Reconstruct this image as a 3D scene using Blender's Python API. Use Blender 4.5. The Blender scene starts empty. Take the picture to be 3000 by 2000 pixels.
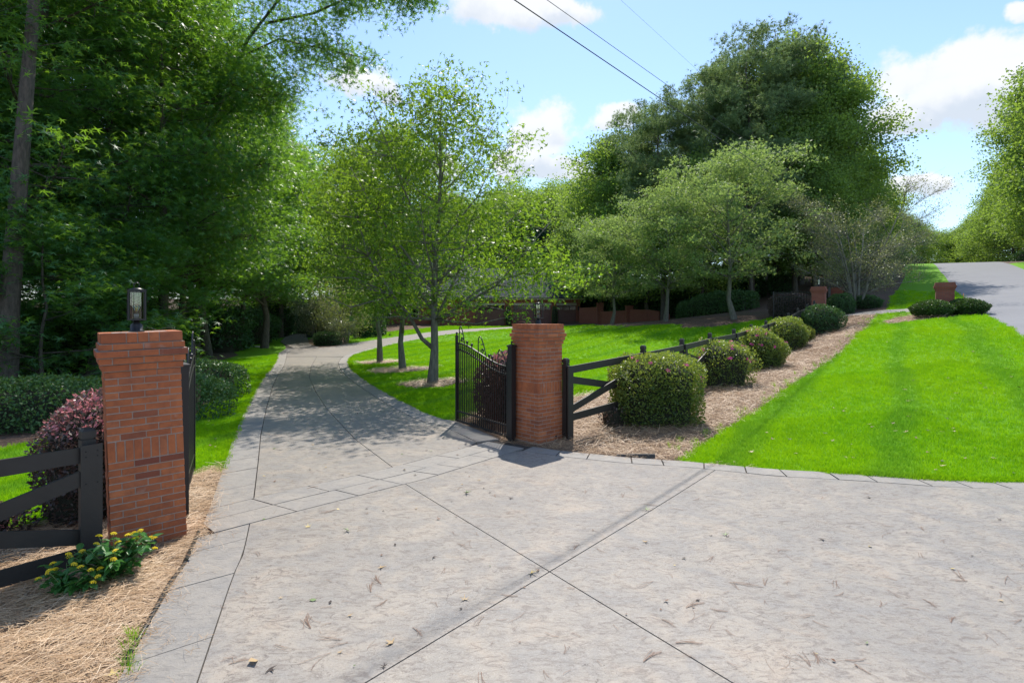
import bpy, math, random
import numpy as np
from mathutils import Vector, Matrix, Quaternion
from mathutils.geometry import delaunay_2d_cdt
R = math.radians
rng = np.random.default_rng(7)
random.seed(7)
SC = bpy.context.scene
COL = SC.collection

# ------------------------------------------------------------------ camera, light, exposure
CAMZ, F, HY = 2.28, 1600.0, 930.0
cam = bpy.data.objects.new('camera', bpy.data.cameras.new('camera'))
COL.objects.link(cam)
cam.location = (0, 0, CAMZ)
cam.rotation_euler = (R(90), 0, 0)
cam.data.sensor_width = 36
cam.data.lens = 36 * F / 3000
cam.data.shift_y = (HY - 1000) / 3000
cam.data.clip_start = 0.05
cam.data.clip_end = 6000
SC.camera = cam
SUN = Vector((0.125, 1.0, 1.42)).normalized()
SUN_EL = math.asin(SUN.z)
SUN_AZ = math.atan2(SUN.x, SUN.y)
sun = bpy.data.objects.new('sun', bpy.data.lights.new('sun', 'SUN'))
COL.objects.link(sun)
sun.data.energy = 3.8
sun.data.angle = R(0.53)
sun.data.color = (1.0, 0.935, 0.84)
sun.rotation_euler = SUN.to_track_quat('Z', 'Y').to_euler()
SC.view_settings.view_transform = 'Standard'
SC.view_settings.look = 'None'
SC.view_settings.exposure = 0.64
SC.view_settings.gamma = 1
SC.view_settings.use_curve_mapping = False
SC.cycles.max_bounces = 8
SC.cycles.diffuse_bounces = 4
SC.cycles.transmission_bounces = 5
SC.cycles.transparent_max_bounces = 8
SC.cycles.caustics_reflective = False
SC.cycles.caustics_refractive = False


class NT:
    """small helper to write node trees"""
    def __init__(s, tree):
        s.t = tree
        tree.nodes.clear()

    def n(s, typ, ins=None, **kw):
        nd = s.t.nodes.new(typ)
        for k, v in kw.items():
            setattr(nd, k, v)
        for k, v in (ins or {}).items():
            sock = nd.inputs[k]
            if isinstance(v, bpy.types.NodeSocket):
                s.t.links.new(v, sock)
            else:
                sock.default_value = v
        return nd

    def math(s, op, a, b=0.0, c=0.0, clamp=False):
        nd = s.n('ShaderNodeMath', {0: a, 1: b, 2: c}, operation=op, use_clamp=clamp)
        return nd.outputs[0]

    def vmath(s, op, a, b=(0, 0, 0)):
        nd = s.n('ShaderNodeVectorMath', {0: a, 1: b}, operation=op)
        return nd.outputs['Value'] if op in ('LENGTH', 'DOT_PRODUCT', 'DISTANCE') else nd.outputs[0]

    def mix(s, f, a, b, blend='MIX'):
        nd = s.n('ShaderNodeMix', {0: f, 6: a, 7: b}, data_type='RGBA', blend_type=blend)
        return nd.outputs[2]

    def ramp(s, f, stops):
        nd = s.n('ShaderNodeValToRGB', {0: f})
        el = nd.color_ramp.elements
        while len(el) < len(stops):
            el.new(0.5)
        for e, (p, c) in zip(el, stops):
            e.position = p
            e.color = c if len(c) == 4 else (*c, 1)
        return nd.outputs[0]

    def noise(s, vec, scale, detail=4, rough=0.55, dist=0.0, out=0):
        return s.n('ShaderNodeTexNoise', {'Vector': vec, 'Scale': scale, 'Detail': detail,
                                          'Roughness': rough, 'Distortion': dist}).outputs[out]


# ------------------------------------------------------------------ sky with clouds
world = bpy.data.worlds.new('World')
SC.world = world
world.use_nodes = True
w = NT(world.node_tree)
sky = w.n('ShaderNodeTexSky', sky_type='NISHITA', sun_disc=False, sun_elevation=SUN_EL,
          sun_rotation=SUN_AZ, altitude=300, air_density=1.0, dust_density=0.25, ozone_density=2.2)
tc = w.n('ShaderNodeTexCoord')
N = w.vmath('NORMALIZE', tc.outputs['Generated'])
warp = w.noise(N, 9.0, 5, 0.6, out=1)
warp = w.vmath('SUBTRACT', warp, (0.5, 0.5, 0.5))
Nw = w.vmath('ADD', N, w.n('ShaderNodeVectorMath', {0: warp, 3: 0.085}, operation='SCALE').outputs[0])


def dvec(px, py):
    return Vector(((px - 1500) / F, 1, (HY - py) / F)).normalized()


dens = None
hgt_in = None
# (px, py, half width, half height) of the clouds in view, then a few elsewhere in the sky
blobs = [(1045, 238, 95, 48), (1130, 262, 60, 30), (1480, 20, 170, 50), (1640, 32, 110, 45), (1590, 390, 125, 95), (1520, 480, 110, 60), (1240, 480, 130, 50), (1620, 500, 130, 50),
         (1800, 350, 80, 45), (2780, 210, 210, 95), (2960, 240, 150, 110), (2700, 330, 190, 80), (2880, 320, 200, 70),
         (2620, 375, 60, 25), (2660, 560, 120, 36), (2990, 40, 45, 40), (700, 300, 160, 60), (350, 120, 160, 70)]
extra = [(Vector((-1, .3, .5)), .22), (Vector((-.7, -.6, .6)), .25), (Vector((.9, -.4, .45)), .3), (Vector((.2, -1, .5)), .3),
         (Vector((1, .2, .9)), .2), (Vector((-.5, .4, 1.2)), .2), (Vector((-1, -.2, .2)), .2), (Vector((.5, -.8, 1.2)), .22)]
items = []
for px, py, a, b in blobs:
    c = dvec(px, py)
    k = 1.0 / math.hypot(1, (px - 1500) / F)
    items.append((c, (1 / (a / F * k), 1 / (a / F * k), 1 / (b / F * k))))
for c, r in extra:
    items.append((c.normalized(), (1 / r, 1 / r, 2.2 / r)))
for c, s in items:
    d = w.vmath('MULTIPLY', w.vmath('SUBTRACT', Nw, tuple(c)), s)
    m = w.math('SUBTRACT', 1.0, w.vmath('LENGTH', d))
    m = w.math('MAXIMUM', m, -1.0)
    dens = m if dens is None else w.math('MAXIMUM', dens, m)
    hz = w.n('ShaderNodeSeparateXYZ', {0: d}).outputs[2]
    wgt = w.math('MAXIMUM', w.math('ADD', m, 0.4), 0.0)
    hh = w.math('MULTIPLY', hz, wgt)
    hgt_in = hh if hgt_in is None else w.math('ADD', hgt_in, hh)
fine = w.noise(N, 22.0, 7, 0.6)
dens2 = w.math('ADD', dens, w.math('MULTIPLY', w.math('SUBTRACT', fine, 0.5), 1.3))
alpha = w.n('ShaderNodeMapRange', {0: dens2, 1: -0.02, 2: 0.42}, interpolation_type='SMOOTHSTEP').outputs[0]
alpha = w.math('MULTIPLY', alpha, 0.94)
shade = w.math('ADD', hgt_in, w.math('MULTIPLY', w.math('SUBTRACT', w.noise(N, 13.0, 4), 0.5), 1.6))
shade = w.n('ShaderNodeMapRange', {0: shade, 1: -0.9, 2: 0.35}, interpolation_type='SMOOTHSTEP').outputs[0]
ccol = w.mix(shade, (3.1, 3.4, 3.8, 1), (4.35, 4.4, 4.45, 1))
skyc = w.mix(1.0, sky.outputs[0], (.98, 1.00, 1.00, 1), 'MULTIPLY')
# thin milky veil towards the horizon
nz = w.n('ShaderNodeSeparateXYZ', {0: N}).outputs[2]
veil = w.n('ShaderNodeMapRange', {0: nz, 1: 0.0, 2: 0.5, 3: 0.35, 4: 0.0}).outputs[0]
skyc = w.mix(veil, skyc, (3.0, 3.8, 4.6, 1))
out = w.mix(alpha, skyc, ccol)
bg = w.n('ShaderNodeBackground', {0: out, 1: 0.15})
w.n('ShaderNodeOutputWorld', {0: bg.outputs[0]})

# ------------------------------------------------------------------ object helpers


def tag(o, label=None, cat=None, group=None, kind=None):
    if label:
        o['label'] = label
    if cat:
        o['category'] = cat
    if group:
        o['group'] = group
    if kind:
        o['kind'] = kind
    return o


def link(name, data, parent=None, mat=None):
    o = bpy.data.objects.new(name, data)
    COL.objects.link(o)
    if parent is not None:
        o.parent = parent
    if mat is not None and data is not None and not data.materials:
        data.materials.append(mat)
    return o


def thing(name, label, cat, loc=(0, 0, 0), rz=0, group=None, scale=None):
    o = bpy.data.objects.new(name, None)
    COL.objects.link(o)
    o.empty_display_size = 0.1
    o.location = loc
    o.rotation_euler = (0, 0, rz)
    if scale is not None:
        o.scale = (scale, scale, scale) if not hasattr(scale, '__len__') else scale
    return tag(o, label, cat, group)


def copy_tree(root, loc=None, rz=None, scale=None, label=None, group=None):
    def rec(o, parent):
        c = o.copy()
        COL.objects.link(c)
        c.parent = parent
        for ch in kids.get(o, ()):
            rec(ch, c)
        return c
    kids = {}
    stack = [root]
    while stack:
        o = stack.pop()
        kids[o] = CHILD.get(o, [])
        stack += kids[o]
    r = rec(root, None)
    if loc is not None:
        r.location = loc
    if rz is not None:
        r.rotation_euler = (0, 0, rz)
    if scale is not None:
        r.scale = (scale, scale, scale) if not hasattr(scale, '__len__') else scale
    if label:
        r['label'] = label
    if group:
        r['group'] = group
    return r


class _Child:
    def get(self, o, d):
        return list(o.children)


CHILD = _Child()


def np_mesh(name, V, faces, k, tone=None, smooth=False):
    """V (n,3); faces (m,k) int array"""
    me = bpy.data.meshes.new(name)
    V = np.asarray(V, dtype=np.float32)
    faces = np.asarray(faces, dtype=np.int32)
    m = len(faces)
    me.vertices.add(len(V))
    me.vertices.foreach_set('co', V.ravel())
    me.loops.add(m * k)
    me.loops.foreach_set('vertex_index', faces.ravel())
    me.polygons.add(m)
    me.polygons.foreach_set('loop_start', np.arange(m, dtype=np.int32) * k)
    if smooth:
        me.polygons.foreach_set('use_smooth', np.ones(m, dtype=bool))
    me.update(calc_edges=True)
    if tone is not None:
        a = me.attributes.new('tone', 'FLOAT', 'POINT')
        a.data.foreach_set('value', np.asarray(tone, dtype=np.float32))
    return me


class MB:
    def __init__(s):
        s.v, s.f, s.sm = [], [], []

    def add(s, verts, faces, smooth=False):
        o = len(s.v)
        s.v += [tuple(p) for p in verts]
        s.f += [tuple(i + o for i in f) for f in faces]
        s.sm += [smooth] * len(faces)
        return s

    def box(s, a, b, M=None, top=None):
        """box from corner a to b, optional matrix; top = scale of the top face about its centre"""
        x0, y0, z0 = a
        x1, y1, z1 = b
        P = [(x0, y0, z0), (x1, y0, z0), (x1, y1, z0), (x0, y1, z0)]
        cx, cy = (x0 + x1) / 2, (y0 + y1) / 2
        t = 1 if top is None else top
        P += [(cx + (x - cx) * t, cy + (y - cy) * t, z1) for x, y, _ in P]
        if M is not None:
            P = [tuple(M @ Vector(p)) for p in P]
        return s.add(P, [(0, 3, 2, 1), (4, 5, 6, 7), (0, 1, 5, 4), (1, 2, 6, 5), (2, 3, 7, 6), (3, 0, 4, 7)])

    def bar(s, a, b, wd, ht, up=(0, 0, 1)):
        """rectangular bar from a to b, ht along up (vertical), wd sideways"""
        a, b, up = Vector(a), Vector(b), Vector(up)
        d = (b - a).normalized()
        side = d.cross(up).normalized() * wd / 2
        u = up * ht / 2
        P = [a - side - u, a + side - u, a + side + u, a - side + u, b - side - u, b + side - u, b + side + u, b - side + u]
        return s.add(P, [(0, 3, 2, 1), (4, 5, 6, 7), (0, 1, 5, 4), (1, 2, 6, 5), (2, 3, 7, 6), (3, 0, 4, 7)])

    def tube(s, pts, rad, n=8, cap=True):
        pts = [Vector(p) for p in pts]
        if not hasattr(rad, '__len__'):
            rad = [rad] * len(pts)
        rings = []
        ref = Vector((0.13, 0.31, 0.94))
        for i, p in enumerate(pts):
            d = (pts[min(i + 1, len(pts) - 1)] - pts[max(i - 1, 0)]).normalized()
            if abs(d.dot(ref)) > 0.95:
                ref = Vector((1, 0.1, 0))
            u = d.cross(ref).normalized()
            ref2 = u.cross(d)
            rings.append([p + (u * math.cos(t) + ref2 * math.sin(t)) * rad[i] for t in [2 * math.pi * j / n for j in range(n)]])
        V = [q for r_ in rings for q in r_]
        Fc = []
        for i in range(len(pts) - 1):
            for j in range(n):
                a, b = i * n + j, i * n + (j + 1) % n
                Fc.append((a, b, b + n, a + n))
        if cap:
            Fc.append(tuple(range(n - 1, -1, -1)))
            Fc.append(tuple(range(len(V) - n, len(V))))
        return s.add(V, Fc, True)

    def lathe(s, prof, n=16, M=None):
        V = []
        for r_, z in prof:
            for j in range(n):
                t = 2 * math.pi * j / n
                V.append(Vector((r_ * math.cos(t), r_ * math.sin(t), z)))
        if M is not None:
            V = [M @ p for p in V]
        Fc = []
        for i in range(len(prof) - 1):
            for j in range(n):
                a, b = i * n + j, i * n + (j + 1) % n
                Fc.append((a, b, b + n, a + n))
        Fc.append(tuple(range(n - 1, -1, -1)))
        Fc.append(tuple(range(len(V) - n, len(V))))
        return s.add(V, Fc, True)

    def mesh(s, name):
        me = bpy.data.meshes.new(name)
        me.from_pydata(s.v, [], s.f)
        me.polygons.foreach_set('use_smooth', s.sm)
        me.update()
        return me

    def obj(s, name, mat, parent=None):
        return link(name, s.mesh(name), parent, mat)


# ------------------------------------------------------------------ materials
MATS = {}


def newmat(name):
    m = bpy.data.materials.new(name)
    m.use_nodes = True
    MATS[name] = m
    return m, NT(m.node_tree)


def finish(t, shader, disp=None):
    o = t.n('ShaderNodeOutputMaterial', {0: shader})
    return o


def bump(t, h, strength=0.5, dist=0.01):
    return t.n('ShaderNodeBump', {'Strength': strength, 'Distance': dist, 'Height': h}).outputs[0]


def coords(t, obj=True):
    return t.n('ShaderNodeTexCoord').outputs['Object' if obj else 'Generated']


def wpos(t):
    return t.n('ShaderNodeNewGeometry').outputs['Position']


def leafmat(name, dark, light, trans, rough=0.42, tmix=0.35, sat=0.25, bri=None, spec=0.5):
    m, t = newmat(name)
    tone = t.n('ShaderNodeAttribute', attribute_name='tone').outputs['Fac']
    rnd = t.n('ShaderNodeObjectInfo').outputs['Random']
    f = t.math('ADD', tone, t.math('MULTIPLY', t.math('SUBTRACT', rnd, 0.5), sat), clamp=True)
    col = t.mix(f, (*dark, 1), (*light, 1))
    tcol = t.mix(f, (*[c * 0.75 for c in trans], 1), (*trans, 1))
    if bri is not None:                      # new growth / red tips / flowers, carried by tone > 1
        g = t.math('GREATER_THAN', tone, 1.5)
        col = t.mix(g, col, (*bri, 1))
        tcol = t.mix(g, tcol, (*bri, 1))
    p = t.n('ShaderNodeBsdfPrincipled', {'Base Color': col, 'Roughness': rough, 'Specular IOR Level': spec})
    tr = t.n('ShaderNodeBsdfTranslucent', {0: tcol})
    finish(t, t.n('ShaderNodeMixShader', {0: tmix, 1: p.outputs[0], 2: tr.outputs[0]}).outputs[0])
    return m


L_GUM = leafmat('leaf_sweetgum', (.045, .145, .070), (.11, .25, .105), (.32, .60, .035), .40, .44, spec=.35)
L_MAPLE = leafmat('leaf_maple', (.055, .115, .024), (.13, .22, .04), (.36, .58, .035), .40, .46, spec=.3)
L_OAK = leafmat('leaf_oak', (.085, .17, .060), (.23, .34, .10), (.42, .62, .07), .55, .45, spec=.2)
L_PALE = leafmat('leaf_pale_maple', (.13, .22, .10), (.28, .38, .15), (.42, .58, .13), .5, .45, spec=.22)
L_YELLOW = leafmat('leaf_yellowish', (.14, .20, .06), (.30, .36, .12), (.4, .46, .10), .5, .38)
L_PINE = leafmat('needle_pine', (.095, .18, .095), (.25, .35, .16), (.30, .42, .12), .5, .42, spec=.2)
L_CYP = leafmat('needle_cypress', (.018, .065, .040), (.035, .11, .055), (.03, .11, .03), .55, .15, spec=.2)
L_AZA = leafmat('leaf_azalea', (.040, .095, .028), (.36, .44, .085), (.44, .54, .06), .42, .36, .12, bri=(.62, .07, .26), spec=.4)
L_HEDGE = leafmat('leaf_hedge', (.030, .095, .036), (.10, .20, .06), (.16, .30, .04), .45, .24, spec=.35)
L_LORO = leafmat('leaf_loropetalum', (.055, .045, .040), (.17, .125, .11), (.28, .17, .13), .36, .25, .1, bri=(.70, .27, .29), spec=.5)
L_LANT = leafmat('leaf_lantana', (.045, .15, .035), (.08, .23, .05), (.12, .34, .03), .32, .25)
L_BARE = leafmat('leaf_crape', (.13, .18, .10), (.28, .30, .13), (.38, .42, .12), .45, .35)
L_SILVER = leafmat('leaf_silvery', (.09, .13, .06), (.30, .34, .20), (.3, .34, .1), .35, .3)


def barkmat(name, a, b, sc=6.0):
    m, t = newmat(name)
    co = coords(t)
    st = t.vmath('MULTIPLY', co, (1, 1, 0.22))
    n1 = t.noise(st, sc * 3, 6, 0.65)
    n2 = t.noise(co, 1.7, 3)
    col = t.mix(t.ramp(n1, [(0.35, (0, 0, 0)), (0.65, (1, 1, 1))]), (*a, 1), (*b, 1))
    col = t.mix(t.math('MULTIPLY', n2, 0.5), col, (.09, .10, .08, 1))
    p = t.n('ShaderNodeBsdfPrincipled', {'Base Color': col, 'Roughness': 0.9, 'Normal': bump(t, n1, 0.9, 0.03)})
    finish(t, p.outputs[0])
    return m


BARK = barkmat('bark_grey_brown', (.045, .036, .028), (.14, .115, .09))
BARK_M = barkmat('bark_maple', (.10, .095, .075), (.24, .225, .18))
BARK_P = barkmat('bark_pine', (.05, .04, .034), (.17, .13, .11))
BARK_C = barkmat('bark_crape', (.17, .165, .14), (.31, .30, .26), 3)

# concrete
m, t = newmat('stamped_concrete')
P = wpos(t)
n1 = t.noise(P, 0.9, 5, 0.6, 0.6)
n2 = t.noise(P, 2.3, 6, 0.62, 1.2)
n3 = t.noise(P, 60, 4, 0.7)
n4 = t.noise(t.vmath('MULTIPLY', P, (1, 2.2, 1)), 7.0, 7, 0.72, 1.5)
col = t.mix(t.ramp(n1, [(0.36, (0, 0, 0)), (0.66, (1, 1, 1))]), (.275, .248, .216, 1), (.365, .316, .260, 1))
col = t.mix(t.ramp(n2, [(0.42, (0, 0, 0)), (0.64, (.85, .85, .85))]), col, (.232, .220, .208, 1))
col = t.mix(t.ramp(n2, [(0.30, (.6, .6, .6)), (0.42, (0, 0, 0))]), col, (.36, .285, .22, 1))
col = t.mix(t.ramp(n4, [(0.48, (0, 0, 0)), (0.64, (.85, .85, .85))]), col, (.15, .122, .105, 1))
n6 = t.noise(t.vmath('MULTIPLY', P, (1, 1.6, 1)), 19.0, 6, 0.7, 1.0)
col = t.mix(t.ramp(n6, [(0.56, (0, 0, 0)), (0.70, (.7, .7, .7))]), col, (.13, .10, .09, 1))
col = t.mix(t.math('MULTIPLY', t.ramp(n3, [(0.3, (0, 0, 0)), (0.75, (1, 1, 1))]), 0.22), col, (.5, .48, .46, 1))
n5 = t.noise(P, 1.6, 5, 0.55, 2.0)
crk = t.math('LESS_THAN', t.math('ABSOLUTE', t.math('SUBTRACT', n5, 0.47)), 0.0022)
msk = t.math('GREATER_THAN', t.noise(P, 0.8, 2), 0.55)
col = t.mix(t.math('MULTIPLY', t.math('MULTIPLY', crk, msk), 0.7), col, (.07, .055, .05, 1))
rg = t.ramp(t.noise(P, 140, 2, .5), [(0.45, (.34, .34, .34)), (0.6, (.72, .72, .72))])
hb = t.math('ADD', t.math('MULTIPLY', n4, 0.7), t.math('MULTIPLY', n3, 0.3))
p = t.n('ShaderNodeBsdfPrincipled', {'Base Color': col, 'Roughness': rg, 'Specular IOR Level': .32, 'Normal': bump(t, hb, 0.75, 0.012)})
finish(t, p.outputs[0])
CONC = m
m, t = newmat('stamped_concrete_border')
P = wpos(t)
rnd = t.n('ShaderNodeObjectInfo').outputs['Random']
n2 = t.noise(P, 2.6, 6, 0.62, 1.0)
n4 = t.noise(t.vmath('MULTIPLY', P, (1, 2.5, 1)), 8.0, 7, 0.72, 1.3)
n3 = t.noise(P, 70, 4, 0.7)
col = t.mix(t.ramp(n2, [(0.36, (0, 0, 0)), (0.64, (1, 1, 1))]), (.240, .224, .206, 1), (.315, .282, .242, 1))
col = t.mix(t.math('MULTIPLY', rnd, 0.3), col, (.235, .225, .212, 1))
col = t.mix(t.ramp(n4, [(0.50, (0, 0, 0)), (0.72, (.7, .7, .7))]), col, (.11, .10, .095, 1))
col = t.mix(t.math('MULTIPLY', n3, 0.18), col, (.5, .5, .5, 1))
p = t.n('ShaderNodeBsdfPrincipled', {'Base Color': col, 'Roughness': 0.6, 'Specular IOR Level': .3, 'Normal': bump(t, t.math('ADD', n4, t.math('MULTIPLY', n3, .4)), 0.8, 0.012)})
finish(t, p.outputs[0])
CONCB = m


def simple(name, col, rough=0.6, metal=0.0, var=0.25, sc=8.0, bstr=0.2, bd=0.004, spec=0.5):
    m, t = newmat(name)
    P = coords(t)
    n1 = t.noise(P, sc, 5, 0.6)
    c2 = tuple(c * (1 - var) for c in col)
    c3 = tuple(min(1, c * (1 + var)) for c in col)
    cc = t.mix(n1, (*c2, 1), (*c3, 1))
    p = t.n('ShaderNodeBsdfPrincipled', {'Base Color': cc, 'Roughness': rough, 'Metallic': metal, 'Specular IOR Level': spec,
                                         'Normal': bump(t, t.noise(P, sc * 8, 4), bstr, bd)})
    finish(t, p.outputs[0])
    return m


JOINT = simple('joint_dark', (.06, .05, .042), .95)
BLACKM = simple('black_powder_coat', (.016, .016, .017), .38, 0, .2, 20, .15, .001)
BLACKW = simple('black_painted_board', (.032, .028, .025), .5, 0, .35, 5, .35, .003)
BOLLM = simple('dark_green_metal', (.02, .035, .035), .5)
ROOFM = None
TRIM = simple('cream_trim', (.55, .48, .38), .6)
STONE = simple('limestone_lintel', (.42, .39, .34), .7)
DOORM = simple('brown_garage_panel', (.14, .055, .048), .5, 0, .15, 3)
GLASSD = simple('dark_window_glass', (.01, .012, .014), .08)
MORTAR = simple('mortar', (.36, .27, .225), .95, 0, .3, 30, .6, .004)
ASPH = None
m, t = newmat('asphalt')
P = wpos(t)
n1 = t.noise(P, 0.6, 4)
n3 = t.noise(P, 90, 3, .7)
col = t.mix(n1, (.185, .19, .205, 1), (.245, .247, .26, 1))
col = t.mix(t.math('MULTIPLY', n3, .3), col, (.1, .1, .11, 1))
p = t.n('ShaderNodeBsdfPrincipled', {'Base Color': col, 'Roughness': .8, 'Normal': bump(t, n3, .4, .006)})
finish(t, p.outputs[0])
ASPH = m

m, t = newmat('brick')
oi = t.n('ShaderNodeObjectInfo')
rnd = oi.outputs['Random']
P = wpos(t)
col = t.ramp(rnd, [(0.0, (.36, .10, .038)), (0.35, (.50, .155, .055)), (0.7, (.42, .12, .044)), (0.9, (.56, .19, .075)), (1.0, (.22, .06, .034))])
n1 = t.noise(P, 9, 6, .65)
n2 = t.noise(P, 1.9, 4, .6)
n3 = t.noise(P, 95, 4, .7)
col = t.mix(t.ramp(n1, [(.42, (0, 0, 0)), (.72, (.55, .55, .55))]), col, (.16, .05, .03, 1))
col = t.mix(t.ramp(n2, [(.56, (0, 0, 0)), (.74, (.5, .5, .5))]), col, (.13, .045, .03, 1))
col = t.mix(t.ramp(t.noise(P, 4.3, 3, .5), [(.70, (0, 0, 0)), (.80, (.55, .55, .55))]), col, (.48, .38, .33, 1))
p = t.n('ShaderNodeBsdfPrincipled', {'Base Color': col, 'Roughness': .82, 'Normal': bump(t, t.math('ADD', n3, t.math('MULTIPLY', n1, 2)), .7, .006)})
finish(t, p.outputs[0])
BRICK = m

m, t = newmat('distant_brickwork')
co = t.n('ShaderNodeTexCoord').outputs['UV']
bt = t.n('ShaderNodeTexBrick', {'Vector': co, 'Color1': (.36, .11, .07, 1), 'Color2': (.29, .08, .052, 1), 'Mortar': (.20, .14, .11, 1),
                                'Scale': 1.0, 'Mortar Size': .008, 'Brick Width': .213, 'Row Height': .068})
col = t.mix(t.math('MULTIPLY', t.noise(wpos(t), 1.2, 4), .5), bt.outputs[0], (.17, .05, .035, 1))
p = t.n('ShaderNodeBsdfPrincipled', {'Base Color': col, 'Roughness': .85, 'Normal': bump(t, bt.outputs[1], -.5, .006)})
finish(t, p.outputs[0])
BRICKF = m

m, t = newmat('lawn_soil_green')
P = wpos(t)
n1 = t.noise(P, .35, 3)
n2 = t.noise(P, 3.5, 5, .65)
n3 = t.noise(P, 60, 3, .7)
col = t.mix(t.ramp(n1, [(.35, (0, 0, 0)), (.65, (1, 1, 1))]), (.13, .33, .004, 1), (.16, .36, .005, 1))
col = t.mix(t.math('MULTIPLY', n3, .35), col, (.05, .15, .01, 1))
p = t.n('ShaderNodeBsdfPrincipled', {'Base Color': col, 'Roughness': .85, 'Specular IOR Level': .2, 'Normal': bump(t, n3, .7, .02)})
finish(t, p.outputs[0])
LAWN = m

m, t = newmat('grass_blade')
rnd = t.n('ShaderNodeObjectInfo').outputs['Random']
P = wpos(t)
# mowing lines: bands run along the street direction
s_ = t.vmath('DOT_PRODUCT', P, (0.81, -0.58, 0))
band = t.math('ADD', s_, t.math('MULTIPLY', t.noise(P, .3, 2), 1.2))
band = t.math('SINE', t.math('MULTIPLY', band, 3.1))
band = t.ramp(t.math('MULTIPLY_ADD', band, .5, .5), [(.72, (0, 0, 0)), (.98, (.42, .42, .42))])
n1 = t.noise(P, .35, 3)
col = t.mix(rnd, (.165, .40, .006, 1), (.27, .52, .010, 1))
col = t.mix(t.ramp(n1, [(.35, (0, 0, 0)), (.65, (.5, .5, .5))]), col, (.30, .50, .008, 1))
col = t.mix(t.math('MULTIPLY', t.ramp(t.noise(P, 1.3, 4, .6), [(.5, (0, 0, 0)), (.7, (.6, .6, .6))]), .5), col, (.10, .26, .012, 1))
col = t.mix(band, col, (.075, .25, .045, 1))
p = t.n('ShaderNodeBsdfPrincipled', {'Base Color': col, 'Roughness': .6, 'Specular IOR Level': .12})
tr = t.n('ShaderNodeBsdfTranslucent', {0: t.mix(1, col, (1.7, 1.5, .9, 1), 'MULTIPLY')})
finish(t, t.n('ShaderNodeMixShader', {0: .38, 1: p.outputs[0], 2: tr.outputs[0]}).outputs[0])
GRASSM = m

m, t = newmat('pine_straw_bed')
P = wpos(t)
n1 = t.noise(P, 1.3, 4)
n2 = t.noise(t.vmath('MULTIPLY', P, (1.0, 2.6, 1)), 34, 5, .75, 2.5)
col = t.mix(t.ramp(n2, [(.38, (0, 0, 0)), (.64, (1, 1, 1))]), (.11, .060, .036, 1), (.42, .30, .20, 1))
col = t.mix(t.math('MULTIPLY', n1, .5), col, (.22, .14, .09, 1))
p = t.n('ShaderNodeBsdfPrincipled', {'Base Color': col, 'Roughness': .9, 'Normal': bump(t, n2, 1.0, .03)})
finish(t, p.outputs[0])
STRAWB = m

m, t = newmat('pine_needle_dry')
rnd = t.n('ShaderNodeObjectInfo').outputs['Random']
tone = t.n('ShaderNodeAttribute', attribute_name='tone').outputs['Fac']
f = t.math('MULTIPLY_ADD', t.math('ADD', rnd, tone), .5, 0)
col = t.ramp(f, [(.0, (.20, .10, .045)), (.45, (.50, .32, .17)), (.8, (.66, .48, .30)), (1, (.76, .62, .44))])
p = t.n('ShaderNodeBsdfPrincipled', {'Base Color': col, 'Roughness': .5})
finish(t, p.outputs[0])
NEEDLE = m

m, t = newmat('forest_floor')
P = wpos(t)
n1 = t.noise(P, .25, 4)
n2 = t.noise(P, 12, 6, .75)
col = t.mix(t.ramp(n2, [(.4, (0, 0, 0)), (.66, (1, 1, 1))]), (.055, .035, .024, 1), (.21, .125, .082, 1))
col = t.mix(t.ramp(n1, [(.52, (0, 0, 0)), (.7, (.5, .5, .5))]), col, (.045, .075, .02, 1))
p = t.n('ShaderNodeBsdfPrincipled', {'Base Color': col, 'Roughness': .95, 'Normal': bump(t, n2, .8, .05)})
finish(t, p.outputs[0])
FLOOR = m

m, t = newmat('slate_roof')
co = t.n('ShaderNodeTexCoord').outputs['UV']
bt = t.n('ShaderNodeTexBrick', {'Vector': co, 'Color1': (.055, .066, .08, 1), 'Color2': (.09, .102, .118, 1), 'Mortar': (.04, .045, .05, 1),
                                'Scale': 1.0, 'Mortar Size': .012, 'Brick Width': .3, 'Row Height': .16})
p = t.n('ShaderNodeBsdfPrincipled', {'Base Color': bt.outputs[0], 'Roughness': .85, 'Specular IOR Level': .1, 'Normal': bump(t, bt.outputs[1], -.6, .02)})
finish(t, p.outputs[0])
ROOFM = m

m, t = newmat('lamp_glass')
gl = t.n('ShaderNodeBsdfGlossy', {0: (1, 1, 1, 1), 'Roughness': .02})
tp = t.n('ShaderNodeBsdfTransparent', {0: (.86, .93, .88, 1)})
fr = t.n('ShaderNodeFresnel', {0: 1.5})
finish(t, t.n('ShaderNodeMixShader', {0: t.math('ADD', fr.outputs[0], .05), 1: tp.outputs[0], 2: gl.outputs[0]}).outputs[0])
GLASS = m
FILA = simple('filament_yellow', (.9, .6, .15), .4)
WHITE = simple('white_plastic', (.75, .75, .72), .5)
YELLOW = simple('flower_yellow', (.88, .66, .02), .5, 0, .15, 40)
LEAFD = [simple('dead_leaf_brown', (.16, .075, .035), .6, 0, .4, 30), simple('dead_leaf_tan', (.42, .30, .16), .6, 0, .3, 30),
         simple('dead_leaf_yellow', (.58, .44, .15), .55, 0, .3, 30), simple('fallen_leaf_green', (.13, .20, .06), .5, 0, .3, 30),
         simple('dead_leaf_dark', (.05, .035, .03), .7, 0, .3, 30)]
ORANGE = simple('marker_orange', (.6, .22, .06), .5)

# ------------------------------------------------------------------ terrain
ctl = []


def cp(px, py, Z):
    ctl.append(((px - 1500) / F * Z, Z, CAMZ - (py - HY) / F * Z))


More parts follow.
